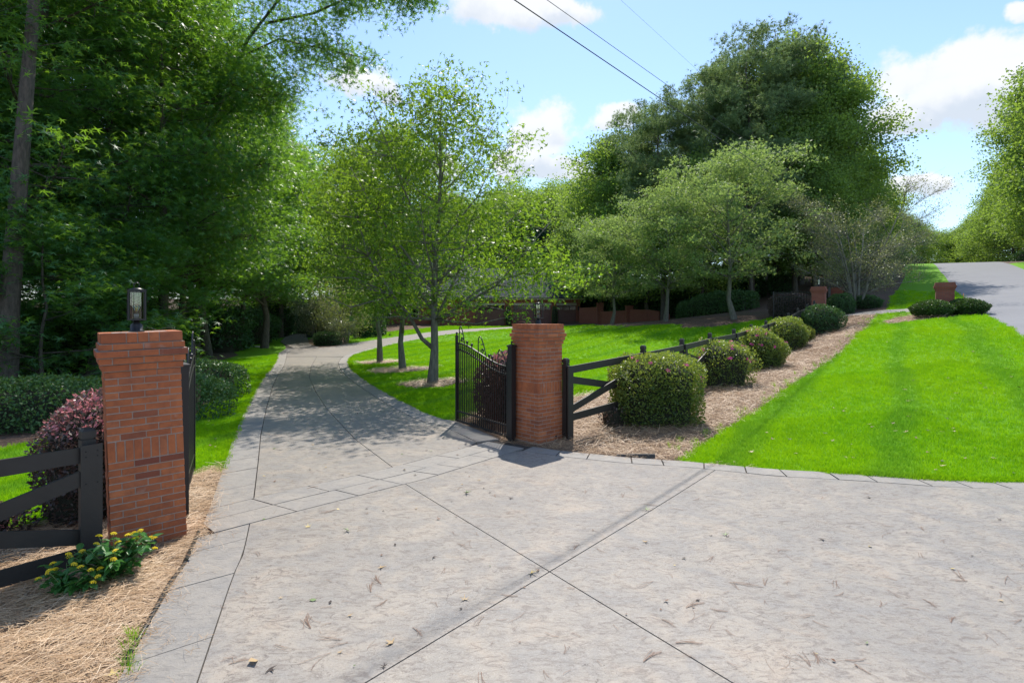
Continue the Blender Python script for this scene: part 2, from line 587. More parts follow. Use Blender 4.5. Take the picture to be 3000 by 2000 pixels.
for x in (-2.6, -1, 1, 3):
    for y in (-6, 0, 3, 6, 9):
        ctl.append((x, y, 0))
for q in [(-3.4, 5.6, 0), (-1.2, 11.5, .0), (.5, 10, .0), (6, 2, .05), (5.2, 7.2, .06), (3, 7.9, .03), (-3.9, 9, 0), (-4.2, 5.1, -.08), (-5, 4.6, -.18), (-4.3, 3.4, -.05),
          (-8, 5, -.3), (-8, 8, -.15), (-12, 4, -.4), (-14, 11, -.1), (-20, 20, 0), (-40, 40, 1.5), (-25, 0, -1),
          (-30, 80, 4), (0, 95, 4), (30, 95, 9.5), (60, 84, 9.3), (75, 100, 7.6), (66, 70, 9.3), (100, 200, 8), (0, 200, 8),
          (-100, 200, 8), (-110, 60, 3), (-110, -60, -2), (110, 0, 4), (110, 90, 9), (45, 22, 4), (34, 10, 3), (20, 3, 1.2), (9.6, 5, .55), (7, .8, .15),
          (12, -12, .2), (0, -30, 0), (50, -40, 1), (-50, -50, -1.5), (0, -120, 0), (110, -110, 2),
          (4.24, 13.63, .26), (7.1, 17.48, .45), (9.92, 21.34, .68), (12.75, 25.2, 1.02), (15.6, 29, 1.52), (1.6, 10.6, .07)]:
    ctl.append(q)
for q in [(3000, 1412, 7.45), (2100, 1300, 9.5), (2350, 1130, 14), (2480, 985, 22), (2540, 925, 28), (3000, 985, 17), (2890, 925, 24),
          (2830, 880, 31), (2760, 800, 52), (2735, 772, 70), (2760, 915, 26.5), (2650, 800, 52), (2660, 1150, 12), (2700, 1000, 18.5), (2300, 880, 46), (2400, 800, 62), (2550, 850, 45),
          (2400, 935, 33), (2460, 925, 31), (2150, 930, 36), (1950, 940, 41), (1792, 948, 46), (1960, 938, 48), (2240, 902, 43), (1840, 949, 57), (1950, 941, 53),
          (1600, 951, 66), (1300, 951, 66), (1640, 955, 62), (1500, 963, 55), (1300, 981, 45), (1600, 1000, 36), (1700, 1060, 24), (1020, 1045, 30.5), (1267, 1122, 18.5), (1180, 1083, 22.5),
          (1113, 1061, 27), (940, 1016, 38), (829, 1018, 38), (890, 957, 64), (1000, 960, 62), (650, 1175, 14.9), (600, 1062, 26), (705, 1037, 33),
          (828, 980, 50), (700, 985, 52), (300, 1290, 10.2), (0, 1300, 9.9), (560, 1390, 7.9), (1060, 1110, 20)]:
    cp(*q)
ctl = np.array(ctl)


def _U(r2):
    return 0.5 * r2 * np.log(r2 + 1e-12)


_n = len(ctl)
_K = _U(((ctl[:, None, :2] - ctl[None, :, :2]) ** 2).sum(-1))
_K += np.eye(_n) * 0.6
_P = np.c_[np.ones(_n), ctl[:, :2]]
_A = np.zeros((_n + 3, _n + 3))
_A[:_n, :_n] = _K
_A[:_n, _n:] = _P
_A[_n:, :_n] = _P.T
_W = np.linalg.solve(_A, np.r_[ctl[:, 2], 0, 0, 0])


def H(x, y):
    x = np.atleast_1d(np.asarray(x, float))
    y = np.atleast_1d(np.asarray(y, float))
    out = np.empty(len(x))
    for i in range(0, len(x), 20000):
        X, Y = x[i:i + 20000], y[i:i + 20000]
        r2 = (X[:, None] - ctl[None, :, 0]) ** 2 + (Y[:, None] - ctl[None, :, 1]) ** 2
        out[i:i + 20000] = _U(r2) @ _W[:_n] + _W[_n] + _W[_n + 1] * X + _W[_n + 2] * Y
    d = np.hypot(x, y)
    wgt = np.clip((230 - d) / 90, 0, 1)
    wgt = wgt * wgt * (3 - 2 * wgt)
    return out * wgt + 7.0 * (1 - wgt)


def h1(x, y):
    return float(H(x, y)[0])


_ys = np.concatenate([np.arange(1.5, 40, .1), np.arange(40, 160, .4)])


def G(px, py):
    """ground point seen at picture position"""
    dx, dz = (px - 1500) / F, -(py - HY) / F
    f = CAMZ + dz * _ys - H(dx * _ys, _ys)
    idx = np.where(f < 0)[0]
    if len(idx) == 0:
        k = int(np.argmin(f))
        y = _ys[k]
    else:
        k = idx[0]
        if k == 0:
            y = _ys[0]
        else:
            y = _ys[k - 1] + (_ys[k] - _ys[k - 1]) * f[k - 1] / (f[k - 1] - f[k])
    return (dx * y, y)


def GP(lst):
    return [G(a, b) for a, b in lst]


def at(px, py, Z):
    return Vector(((px - 1500) / F * Z, Z, CAMZ - (py - HY) / F * Z))


def on(x, y, dz=0.0):
    return (x, y, h1(x, y) + dz)


def dens_line(pl, near=.45):
    o = []
    for a, b in zip(pl[:-1], pl[1:]):
        L = math.dist(a, b)
        st = near if min(math.hypot(*a), math.hypot(*b)) < 22 else 1.5 if min(math.hypot(*a), math.hypot(*b)) < 80 else 12
        n = max(1, int(L / st))
        for i in range(n):
            o.append((a[0] + (b[0] - a[0]) * i / n, a[1] + (b[1] - a[1]) * i / n))
    o.append(pl[-1])
    return o


def smooth_line(pl, it=2):
    for _ in range(it):
        q = [pl[0]]
        for a, b in zip(pl[:-1], pl[1:]):
            q += [(a[0] * .75 + b[0] * .25, a[1] * .75 + b[1] * .25), (a[0] * .25 + b[0] * .75, a[1] * .25 + b[1] * .75)]
        q.append(pl[-1])
        pl = q
    return pl


def offset(pl, d):
    """to the right of travel for d>0"""
    o = []
    for i, p in enumerate(pl):
        a, b = pl[max(i - 1, 0)], pl[min(i + 1, len(pl) - 1)]
        tx, ty = b[0] - a[0], b[1] - a[1]
        L = math.hypot(tx, ty) or 1
        o.append((p[0] + ty / L * d, p[1] - tx / L * d))
    return o


def inside(poly, X, Y):
    P = np.array(poly)
    c = np.zeros(len(X), bool)
    x1, y1 = P[:, 0], P[:, 1]
    x2, y2 = np.roll(x1, -1), np.roll(y1, -1)
    for a, b, cc, d in zip(x1, y1, x2, y2):
        if b == d:
            continue
        k = ((b > Y) != (d > Y)) & (X < (cc - a) * (Y - b) / (d - b) + a)
        c ^= k
    return c


DIRS = (.581, .814)     # street direction
SL = [(3.9 + .712 * y - .1, y) for y in (-60, -20, -8, 0, 4, 8, 12, 17)]
SL = [(15.9 + .7145 * (y - 17), y) for y in (-70, -30, -8, 0, 4, 8, 12, 17, 24, 31, 40, 52, 62, 70, 78, 90, 130)]
SR = offset(SL, 6.2)
DL = smooth_line([(1.6, -9), (-.9, -1)] + GP([(351, 2000), (510, 1709), (557, 1645), (634, 1441), (695, 1250), (765, 1110), (801, 1075), (817, 1035)]), 1) + \
    GP([(839, 1021), (832, 1009), (820, 1001), (834, 988), (891, 960)])
DISL = GP([(916, 968), (900, 990), (903, 996), (905, 1007), (936, 1019), (983, 1016), (1023, 1007), (1081, 999), (1191, 983), (1283, 971), (1325, 967), (1442, 961), (1500, 957.5)])
DR_far = GP([(1700, 954), (1645, 956), (1500, 964), (1293, 983), (1198, 999)])
DR_mid = smooth_line(GP([(1198, 999), (1119, 1016), (1040, 1037), (1019, 1056), (1027, 1080), (1053, 1103), (1123, 1148), (1200, 1189), (1284, 1229), (1334, 1236)]), 1)
DR_near = GP([(1334, 1236), (1400, 1262), (1468, 1294), (1567, 1309), (1652, 1323), (1812, 1338), (1919, 1347), (1988, 1350), (2259, 1376), (2667, 1402), (3000, 1412)])
DR = DR_far + DR_mid[1:] + DR_near[1:]
Dend = [(8.3, 6.3), (8.0, 6.0)]
drive_poly = DL + DISL + [G(1560, 953), G(1690, 950.5)] + DR + [(9.0, 7.2), (6.0, 3.1), (3.8, 0), (2.4, -9)]
garage_pad = None
bed_r_edge = GP([(1988, 1350), (2000, 1343), (2100, 1272), (2219, 1200), (2312, 1133), (2388, 1084), (2504, 990), (2553, 937), (2576, 921)])
mulch_r = GP([(1468, 1294), (1567, 1309), (1652, 1323), (1812, 1338), (1919, 1347)]) + bed_r_edge + GP([(2491, 926), (2420, 936)]) + \
    [(16.2, 31), (14.5, 27.9), (11, 23.2), (8.2, 20.0), (5.2, 17.2)] + GP([(1774, 1145), (1675, 1164), (1560, 1170), (1440, 1190), (1334, 1236)])
lawn_c = DR_far + DR_mid[1:] + GP([(1440, 1190), (1560, 1170), (1675, 1164), (1774, 1145)]) + [(5.2, 17.2), (8.2, 20.0), (11, 23.2), (14.5, 27.9), (15.6, 30.5)] + \
    GP([(2270, 925), (2240, 936), (2150, 948), (2050, 951), (1880, 954), (1755, 955)])
lawn_r = bed_r_edge + GP([(2647, 914), (2827, 920), (2892, 924)]) + [SL[8], SL[7], SL[6], (9.4, 8)] + GP([(3000, 1412), (2667, 1402), (2259, 1376)])
side = GP([(2400, 944), (2420, 936), (2491, 924), (2576, 919), (2647, 914), (2827, 919), (2893, 924)]) + [(22.4, 26), (24.2, 28.6)] + \
    GP([(2842, 883), (2825, 885), (2720, 896), (2647, 905), (2491, 917), (2425, 925)])
lawn_u = GP([(2598, 910), (2610, 870), (2630, 849), (2653, 806), (2640, 792), (2653, 776)]) + [(50.5, 72), (56, 80)] + [SL[14], SL[13], SL[12], SL[11], SL[10], SL[9]] + GP([(2842, 883), (2825, 885), (2720, 896), (2647, 905)])
lawn_l = GP([(-250, 1590), (0, 1556), (172, 1528), (400, 1450), (559, 1392), (658, 1363)]) + [p for p in DL if p[1] > G(658, 1363)[1]] + \
    GP([(859, 973), (770, 982), (729, 990), (662, 1014), (700, 1040), (609, 1067), (647, 1089), (656, 1126), (683, 1154), (624, 1177), (570, 1200), (480, 1222), (300, 1255), (120, 1290), (0, 1312), (-250, 1335)])
straw_l = [(-.9, -1)] + GP([(351, 2000), (510, 1709), (557, 1645), (634, 1441), (658, 1363), (559, 1392), (400, 1450), (172, 1528), (0, 1556), (-250, 1590)]) + [(-9, 3), (-6, -1)]
island = GP([(903, 996), (905, 1007), (936, 1019), (983, 1016), (1023, 1007), (1010, 985), (950, 975)])
lawn_i = GP([(916, 968), (900, 990), (903, 996), (905, 1007), (936, 1019), (983, 1016), (1023, 1007), (1081, 999), (1191, 983), (1283, 971), (1325, 967), (1442, 961), (1500, 957.5), (1500, 953.5), (1300, 956), (1150, 972), (1000, 985), (940, 962)])
verge = [SR[12], SR[11], SR[10], SR[9], (27.5, 24)] + [(42, 32), (52, 46), (62, 58), (70, 68)]


def blob(c, rx, ry, n=16, rot=0.5, seed=0):
    r_ = random.Random(seed)
    o = []
    for i in range(n):
        t = 2 * math.pi * i / n
        k = 1 + r_.uniform(-.12, .12)
        x, y = rx * k * math.cos(t), ry * k * math.sin(t)
        o.append((c[0] + x * math.cos(rot) - y * math.sin(rot), c[1] + x * math.sin(rot) + y * math.cos(rot)))
    return o


T1, T2, T3 = G(1267, 1122), G(1180, 1083), G(1113, 1061)
M1, M2, M3 = G(2150, 931), G(1950, 941), G(1792, 949)
rings = [blob((T1[0], T1[1] - .1), 1.15, .95, seed=1), blob(T2, 1.35, 1.05, seed=2), blob(T3, 1.2, 1.05, seed=3)]
mrings = [blob(M1, 3.6, 1.8, seed=4, rot=.3), blob(M2, 3.4, 1.6, seed=5, rot=.2), blob(M3, 2.5, 1.3, seed=6, rot=0)]
pil_bed = blob(G(2730, 925), 2.6, 1.0, seed=9, rot=.2)
zones = [('driveway_base', drive_poly, JOINT), ('street', SL + SR[::-1], ASPH), ('side_driveway', side, CONCB)]
for r_ in rings:
    zones.append(('mulch_ring', r_, STRAWB))
for r_ in mrings:
    zones.append(('mulch_ring', r_, FLOOR))
zones += [('mulch_ring', pil_bed, STRAWB), ('mulch_ring', island, STRAWB), ('lawn', lawn_i, LAWN), ('pine_straw_bed', mulch_r, STRAWB), ('lawn', lawn_c, LAWN), ('lawn', lawn_r, LAWN),
          ('lawn', lawn_u, LAWN), ('lawn', lawn_l, LAWN), ('pine_straw_bed', straw_l, STRAWB), ('verge', verge, LAWN)]

pts, edges = [], []


def add_poly(poly):
    pl = dens_line(list(poly) + [poly[0]])[:-1]
    o = len(pts)
    pts.extend(pl)
    n = len(pl)
    edges.extend([(o + i, o + (i + 1) % n) for i in range(n)])


for _, poly, _m in zones:
    add_poly(poly)
gx, gy = np.meshgrid(np.arange(-16, 26, .7), np.arange(-6, 34, .7))
pts += [(a + .13 * math.sin(b * 7), b + .13 * math.sin(a * 5)) for a, b in zip(gx.ravel(), gy.ravel())]
gx, gy = np.meshgrid(np.arange(-120, 130, 4.0), np.arange(-60, 150, 4.0))
pts += [(a + .3, b + .2 * math.sin(a)) for a, b in zip(gx.ravel(), gy.ravel()) if not (-16 < a < 26 and -6 < b < 34)]
for rr in (180, 260, 420, 800, 1600, 3000):
    for k in range(40):
        pts.append((rr * math.cos(k * math.pi / 20), rr * math.sin(k * math.pi / 20)))
res = delaunay_2d_cdt([Vector(p) for p in pts], edges, [], 0, 1e-4)
tv = np.array([tuple(v) for v in res[0]])
tf = np.array([f for f in res[2] if len(f) == 3])
tz = H(tv[:, 0], tv[:, 1])
V3 = np.c_[tv, tz]
cen = tv[tf].mean(1)
zid = np.full(len(tf), -1)
for i in range(len(zones) - 1, -1, -1):
    zid[inside(zones[i][1], cen[:, 0], cen[:, 1])] = i
lab = {'street': 'grey street climbing the hill', 'driveway_base': 'bedding under the stamped concrete driveway', 'side_driveway': 'grey side drive between street and far gate'}


def submesh(mask, name, mat):
    f = tf[mask]
    u, inv = np.unique(f, return_inverse=True)
    me = np_mesh(name, V3[u], inv.reshape(f.shape), 3, smooth=True)
    me.materials.append(mat)
    o = link(name, me)
    o['kind'] = 'structure'
    return o


submesh(zid == -1, 'ground', FLOOR)
for i, (nm, poly, mt) in enumerate(zones):
    if (zid == i).any():
        submesh(zid == i, nm, mt)

# ------------------------------------------------------------------ driveway slabs


def slab(name, poly, mat, parent, top=.028, depth=.05, res=.5, jit=0.0):
    pl = dens_line(list(poly) + [poly[0]], res)[:-1]
    n = len(pl)
    P_ = np.array(pl)
    P_pts = list(pl)
    x0, y0 = P_.min(0)
    x1, y1 = P_.max(0)
    st = res if y0 < 25 else 2.5
    gx, gy = np.meshgrid(np.arange(x0, x1, st) + st * .37, np.arange(y0, y1, st) + st * .41)
    gx, gy = gx.ravel(), gy.ravel()
    k = inside(pl, gx, gy)
    # keep off the border
    gx, gy = gx[k], gy[k]
    if len(gx):
        d = np.sqrt((gx[:, None] - P_[None, :, 0]) ** 2 + (gy[:, None] - P_[None, :, 1]) ** 2).min(1)
        gx, gy = gx[d > st * .4], gy[d > st * .4]
    P_pts += list(zip(gx, gy))
    r_ = delaunay_2d_cdt([Vector(p) for p in P_pts], [(i, (i + 1) % n) for i in range(n)], [], 0, 1e-5)
    v = np.array([tuple(q) for q in r_[0]])
    f = np.array([q for q in r_[2] if len(q) == 3])
    c = v[f].mean(1)
    f = f[inside(pl, c[:, 0], c[:, 1])]
    z = H(v[:, 0], v[:, 1]) + top + jit
    V_ = [(a, b, cc) for (a, b), cc in zip(v, z)]
    # skirt
    cnt = {}
    for t_ in f:
        for a, b in ((t_[0], t_[1]), (t_[1], t_[2]), (t_[2], t_[0])):
            if (b, a) in cnt:
                cnt.pop((b, a))
            else:
                cnt[(a, b)] = 1
    F_ = [tuple(int(q) for q in t_) for t_ in f]
    low = {}
    for a, b in cnt:
        for q in (a, b):
            if q not in low:
                low[q] = len(V_)
                V_.append((V_[q][0], V_[q][1], V_[q][2] - depth))
        F_.append((int(b), int(a), low[a], low[b]))
    me = bpy.data.meshes.new(name)
    me.from_pydata(V_, [], F_)
    me.update()
    return link(name, me, parent, mat)


def cliphp(poly, p, n):
    """keep the side where (q-p).n > 0"""
    o = []
    for i in range(len(poly)):
        a, b = poly[i], poly[(i + 1) % len(poly)]
        da = (a[0] - p[0]) * n[0] + (a[1] - p[1]) * n[1]
        db = (b[0] - p[0]) * n[0] + (b[1] - p[1]) * n[1]
        if da > 0:
            o.append(a)
        if (da > 0) != (db > 0):
            t_ = da / (da - db)
            o.append((a[0] + (b[0] - a[0]) * t_, a[1] + (b[1] - a[1]) * t_))
    return o


drv = bpy.data.objects.new('driveway', None)
COL.objects.link(drv)
drv['kind'] = 'structure'


def arclen(pl):
    d = [0]
    for a, b in zip(pl[:-1], pl[1:]):
        d.append(d[-1] + math.dist(a, b))
    return d


def resample(pl, s):
    d = arclen(pl)
    return (float(np.interp(s, d, [p[0] for p in pl])), float(np.interp(s, d, [p[1] for p in pl])))


def band(outer, width, mat, step=.85, gap=.006, skew=0.0, seed=0, clips=(), ang=0.0):
    """row of slabs along outer, laid to its right; skew shifts the inner end of each joint"""
    r_ = random.Random(seed)
    Lo = arclen(outer)[-1]
    cuts = [0]
    while cuts[-1] < Lo - step * .6:
        far = math.hypot(*resample(outer, cuts[-1])) > 30
        cuts.append(min(Lo, cuts[-1] + step * r_.uniform(.72, 1.3) * (4 if far else 1)))
    cuts[-1] = Lo

    def pt(s_, w_):
        s_ = min(Lo - .001, max(.001, s_))
        p = resample(outer, s_)
        e = min(.3, Lo * .2)
        a, b = resample(outer, max(0, s_ - e)), resample(outer, min(Lo, s_ + e))
        L = math.dist(a, b)
        return (p[0] + (b[1] - a[1]) / L * w_, p[1] - (b[0] - a[0]) / L * w_)
    wf = width if callable(width) else (lambda s_: width)
    for k, (a, b) in enumerate(zip(cuts[:-1], cuts[1:])):
        n = max(2, int((b - a) / .22) + 1)
        ss_ = [a + gap + (b - a - 2 * gap) * i / (n - 1) for i in range(n)]
        sa = skew if k > 0 else 0
        sb = skew if k < len(cuts) - 2 else 0
        top = [pt(q, 0) for q in ss_]
        bot = [pt(q + sa + (sb - sa) * i / (n - 1), wf(q)) for i, q in enumerate(ss_)]
        poly = top + bot[::-1]
        for (p, nn) in clips:
            poly = cliphp(poly, p, nn)
            if len(poly) < 3:
                break
        if len(poly) < 3:
            continue
        P_ = np.array(poly)
        ar = abs((P_[:, 0] * np.roll(P_[:, 1], -1) - P_[:, 1] * np.roll(P_[:, 0], -1)).sum()) / 2
        if ar < .01:
            continue
        slab('border_slab', poly, mat, drv, top=.028 + r_.uniform(-.002, .002), res=.6)


BW = .46
# left border (full length), inner line
kk = [i for i, p in enumerate(DL) if p[1] <= G(839, 1021)[1] + .01]
DLn = DL[:kk[-1] + 1]


def cut_line(pl, y0=None, y1=None):
    o = []
    d = arclen(pl)
    for s in np.linspace(0, d[-1], int(d[-1] / .25) + 2):
        q = resample(pl, s)
        if (y0 is None or q[1] >= y0) and (y1 is None or q[1] <= y1):
            o.append(q)
    return o


def offc(pl, w_, e=.3):
    L_ = arclen(pl)
    o = []
    for s_ in L_:
        p = resample(pl, s_)
        a, b = resample(pl, max(0, s_ - e)), resample(pl, min(L_[-1], s_ + e))
        L = math.dist(a, b)
        o.append((p[0] + (b[1] - a[1]) / L * w_, p[1] - (b[0] - a[0]) / L * w_))
    return o


def hp(p, q, up):
    """half plane bounded by the line p-q, on the far side when up is true"""
    dx, dy = q[0] - p[0], q[1] - p[1]
    L = math.hypot(dx, dy)
    n_ = (-dy / L, dx / L)
    if (n_[1] > 0) != up:
        n_ = (-n_[0], -n_[1])
    return (p, n_)


DLd = cut_line(DLn)
DLi = offc(DLd, BW + .010)
# gate band lines (a = far edge, m = middle, b = near edge)
la = GP([(560, 1512), (1141, 1376), (1430, 1297)])
LB = offset(la, .824)
_ka, _kb = hp(la[0], la[1], True), hp(LB[0], LB[1], True)
dlc = (min(DLd, key=lambda p: abs((p[0] - _ka[0][0]) * _ka[1][0] + (p[1] - _ka[0][1]) * _ka[1][1])), min(DLd, key=lambda p: abs((p[0] - _kb[0][0]) * _kb[1][0] + (p[1] - _kb[0][1]) * _kb[1][1])))
dn_ = (-(dlc[1][1] - dlc[0][1]), dlc[1][0] - dlc[0][0])
dL_ = math.hypot(*dn_)
dn_ = (dn_[0] / dL_, dn_[1] / dL_)
if dn_[0] < 0:
    dn_ = (-dn_[0], -dn_[1])
dlclip = (dlc[0], dn_)
lm = GP([(598, 1537), (804, 1483), (1141, 1396), (1437, 1317), (1495, 1303)])
lb = GP([(581, 1583), (730, 1534), (1161, 1414), (1467, 1325), (1545, 1311)])
band([p for p in DLd if p[1] < 7.5], BW, CONCB, .95, seed=3, skew=.16, clips=[(lambda c: ((c[0][0] + c[1][0] * .012, c[0][1] + c[1][1] * .012), c[1]))(hp(LB[0], LB[1], False))])
band([p for p in DLd if p[1] > 5.5], BW, CONCB, .9, seed=4, skew=.14, clips=[(lambda c: ((c[0][0] + c[1][0] * .012, c[0][1] + c[1][1] * .012), c[1]))(hp(la[0], la[1], True))])
lm1, lb1 = offset(lm, .006), lb
wa = lambda s_: .006 + float(np.interp(s_ / arclen(la)[-1], [0, 1], [math.dist(la[0], lm[0]) * .9, .34]))
band(la, .40, CONCB, .62, seed=5, gap=.008, skew=.10, clips=[dlclip])
band(offset(la, .412), .40, CONCB, .66, seed=6, gap=.008, skew=.10, clips=[dlclip])
# right border along bed and lawn
ro = GP([(1560, 1312), (1652, 1325), (1812, 1342), (1919, 1350), (1988, 1354), (2259, 1379), (2667, 1405), (3000, 1415), (3300, 1424)])
ri = GP([(1500, 1329), (1640, 1352), (1800, 1371), (1900, 1382), (1975, 1389), (2310, 1420), (2667, 1440), (3000, 1453), (3300, 1463)])
band(ro, .335, CONCB, .62, seed=7, skew=.05, gap=.010)
rin = offset(ro, .350)
# inner right border on the far drive
dr_rev = (DR_far + DR_mid[1:] + GP([(1400, 1262), (1462, 1290)]))[::-1]
dr_n = cut_line([p for p in dr_rev if p[1] < 60])
dr_i = offset(dr_n, -BW)
band(dr_i[::-1][::-1], -.001, CONCB, .9, seed=8) if False else band(dr_n[::-1], BW - .01, CONCB, .9, seed=8)
# near field panels
_c1, _c2 = hp(LB[0], LB[1], False), hp(la[0], la[1], True)
fl = [p for p in DLi if (p[0] - _c1[0][0]) * _c1[1][0] + (p[1] - _c1[0][1]) * _c1[1][1] > .01 and p[1] > -8]


def corner(pl, c, d):
    """where the end of pl, carried on, comes within d of the line c"""
    (ax, ay), (bx, by) = pl[-2], pl[-1]
    da = (ax - c[0][0]) * c[1][0] + (ay - c[0][1]) * c[1][1] - d
    db = (bx - c[0][0]) * c[1][0] + (by - c[0][1]) * c[1][1] - d
    t_ = da / (da - db)
    return (ax + (bx - ax) * t_, ay + (by - ay) * t_)


fl.append(corner(fl, _c1, .008))
near = fl + [p for p in offset(cut_line(LB), .006) if p[0] > fl[-1][0] + .06 and p[0] < rin[0][0] - .1] + offset(rin, .006) + [(8.2, 6.2), (6.0, 3.1), (3.8, 0), (2.5, -8)]
j1 = (G(1141, 1394), G(2127, 2000))
j2 = (G(1090, 2000), G(2116, 1369))


def nrm(l):
    dx, dy = l[1][0] - l[0][0], l[1][1] - l[0][1]
    L = math.hypot(dx, dy)
    return (-dy / L, dx / L)


n1_, n2_ = nrm(j1), nrm(j2)
g = .006
for s1 in (1, -1):
    for s2 in (1, -1):
        q = cliphp(near, (j1[0][0] + n1_[0] * g * s1, j1[0][1] + n1_[1] * g * s1), (n1_[0] * s1, n1_[1] * s1))
        q = cliphp(q, (j2[0][0] + n2_[0] * g * s2, j2[0][1] + n2_[1] * g * s2), (n2_[0] * s2, n2_[1] * s2))
        if len(q) > 2:
            slab('concrete_panel', q, CONC, drv, res=.5)
# far panels
cj = [min(offset(cut_line(la), -.008), key=lambda p: math.dist(p, G(1139, 1376)))] + GP([ (1040, 1290), (957, 1200), (925, 1150), (906, 1105), (913, 1073), (928, 1046)])
inl = [p for p in offset(DLi, .004) if (p[0] - _c2[0][0]) * _c2[1][0] + (p[1] - _c2[0][1]) * _c2[1][1] > .02 and p[1] < cj[-1][1]]
inl = [corner(inl[::-1], _c2, .008)] + inl
la_off = offset(cut_line(la), -.008)
far_l = [p for p in la_off if inl[0][0] + .06 < p[0] < cj[0][0] - .02][::-1] + inl + offset(cj, -.007)[::-1]
slab('concrete_panel', far_l, CONC, drv, res=.6)
inr = [p for p in offset(dr_i, -.008) if p[1] < cj[-1][1]]
far_r = offset(cj, .007) + inr[::-1] + [p for p in la_off if p[0] > cj[0][0] + .03 and p[0] < inr[0][0] - .02][::-1]
slab('concrete_panel', far_r, CONC, drv, res=.6)
rest_l = [p for p in offset(DLi, .004) if p[1] > cj[-1][1] + .03]
rest_r = [p for p in offset(dr_i, -.008) if p[1] > cj[-1][1] + .03]
rest = rest_l + [(DL[i][0] + .05, DL[i][1]) for i in range(len(DL)) if DL[i][1] > G(839, 1021)[1] + .3] + DISL[:] + GP([(1560, 953), (1690, 951), (1680, 953.6)]) + \
    [p for p in rest_r[::-1]]
slab('concrete_panel', rest, CONC, drv, res=1.0)

# ------------------------------------------------------------------ foliage engine
LEAF = {
    'quad': (np.array([[0, 0, 0], [.5, .26, .05], [1, 0, -.02], [.5, -.26, .05]], float), np.array([[0, 3, 2, 1]])),
    'fat': (np.array([[0, 0, 0], [.45, .38, .07], [1, 0, -.04], [.45, -.38, .07]], float), np.array([[0, 3, 2, 1]])),
}


def lobed(n, inner=.36, spread=3.9, back=.0):
    V_ = [[0.0, 0, 0]]
    for i in range(n):
        a = -spread / 2 + spread * i / (n - 1)
        L = .62 if abs(a) > 1.2 else .8 if abs(a) > .5 else .95
        V_.append([L * math.cos(a), L * math.sin(a), -.12])
        if i < n - 1:
            b = a + spread / (n - 1) / 2
            V_.append([inner * .55 * math.cos(b), inner * .55 * math.sin(b), .02])
    a0 = -spread / 2 - .35
    a1 = spread / 2 + .35
    V_.append([.18 * math.cos(a0), .18 * math.sin(a0), 0])
    V_.append([.18 * math.cos(a1), .18 * math.sin(a1), 0])
    Fc = []
    for i in range(n):
        tip = 1 + 2 * i
        lft = tip - 1 if i > 0 else len(V_) - 2
        rgt = tip + 1 if i < n - 1 else len(V_) - 1
        Fc.append([0, lft, tip, rgt])
    return np.array(V_, float), np.array(Fc)


LEAF['star'] = lobed(5)
LEAF['maple'] = lobed(3, .62, 2.2)


def tuft(n=9, wdt=.05, seed=1, cone=1.9):
    r_ = np.random.default_rng(seed)
    V_, Fc = [], []
    for i in range(n):
        th, ph = r_.uniform(0, 2 * math.pi), r_.uniform(0, cone / 2) ** 1.0
        d = np.array([math.cos(ph), math.sin(ph) * math.cos(th), math.sin(ph) * math.sin(th)])
        sd = np.cross(d, r_.normal(size=3))
        sd /= np.linalg.norm(sd)
        o = len(V_)
        V_ += [list(sd * wdt), list(-sd * wdt), list(d * r_.uniform(.8, 1.1))]
        Fc.append([o, o + 1, o + 2])
    return np.array(V_), np.array(Fc)


LEAF['needle'] = tuft(9, .055, 1)
LEAF['spray'] = tuft(6, .10, 2, 1.2)


def leaf_mesh(name, kind, pos, size, up=None, upw=.8, tone=None, mat=None, gen=None, outw=None):
    """pos (n,3) leaf bases, normals near up vectors (n,3)"""
    gen = gen or rng
    T, Fc = LEAF[kind]
    n = len(pos)
    nrm_ = gen.normal(size=(n, 3))
    if up is None:
        up = np.tile([0, 0, 1.0], (n, 1))
    nrm_ = nrm_ / np.linalg.norm(nrm_, axis=1, keepdims=True) * (1 - upw) + up * upw
    nrm_ /= np.linalg.norm(nrm_, axis=1, keepdims=True) + 1e-9
    d = gen.normal(size=(n, 3))
    if outw is not None:
        d = d * .55 + outw
    d -= (d * nrm_).sum(1, keepdims=True) * nrm_
    d /= np.linalg.norm(d, axis=1, keepdims=True) + 1e-9
    s = np.cross(nrm_, d)
    sz = size * gen.uniform(.7, 1.25, n)
    V_ = pos[:, None, :] + sz[:, None, None] * (T[None, :, 0:1] * d[:, None, :] + T[None, :, 1:2] * s[:, None, :] + T[None, :, 2:3] * nrm_[:, None, :])
    k = len(T)
    Fa = (Fc[None] + (np.arange(n) * k)[:, None, None]).reshape(-1, Fc.shape[1])
    if tone is None:
        tone = gen.uniform(0, 1, n)
    me = np_mesh(name, V_.reshape(-1, 3), Fa, Fc.shape[1], np.repeat(tone, k))
    if mat:
        me.materials.append(mat)
    return me


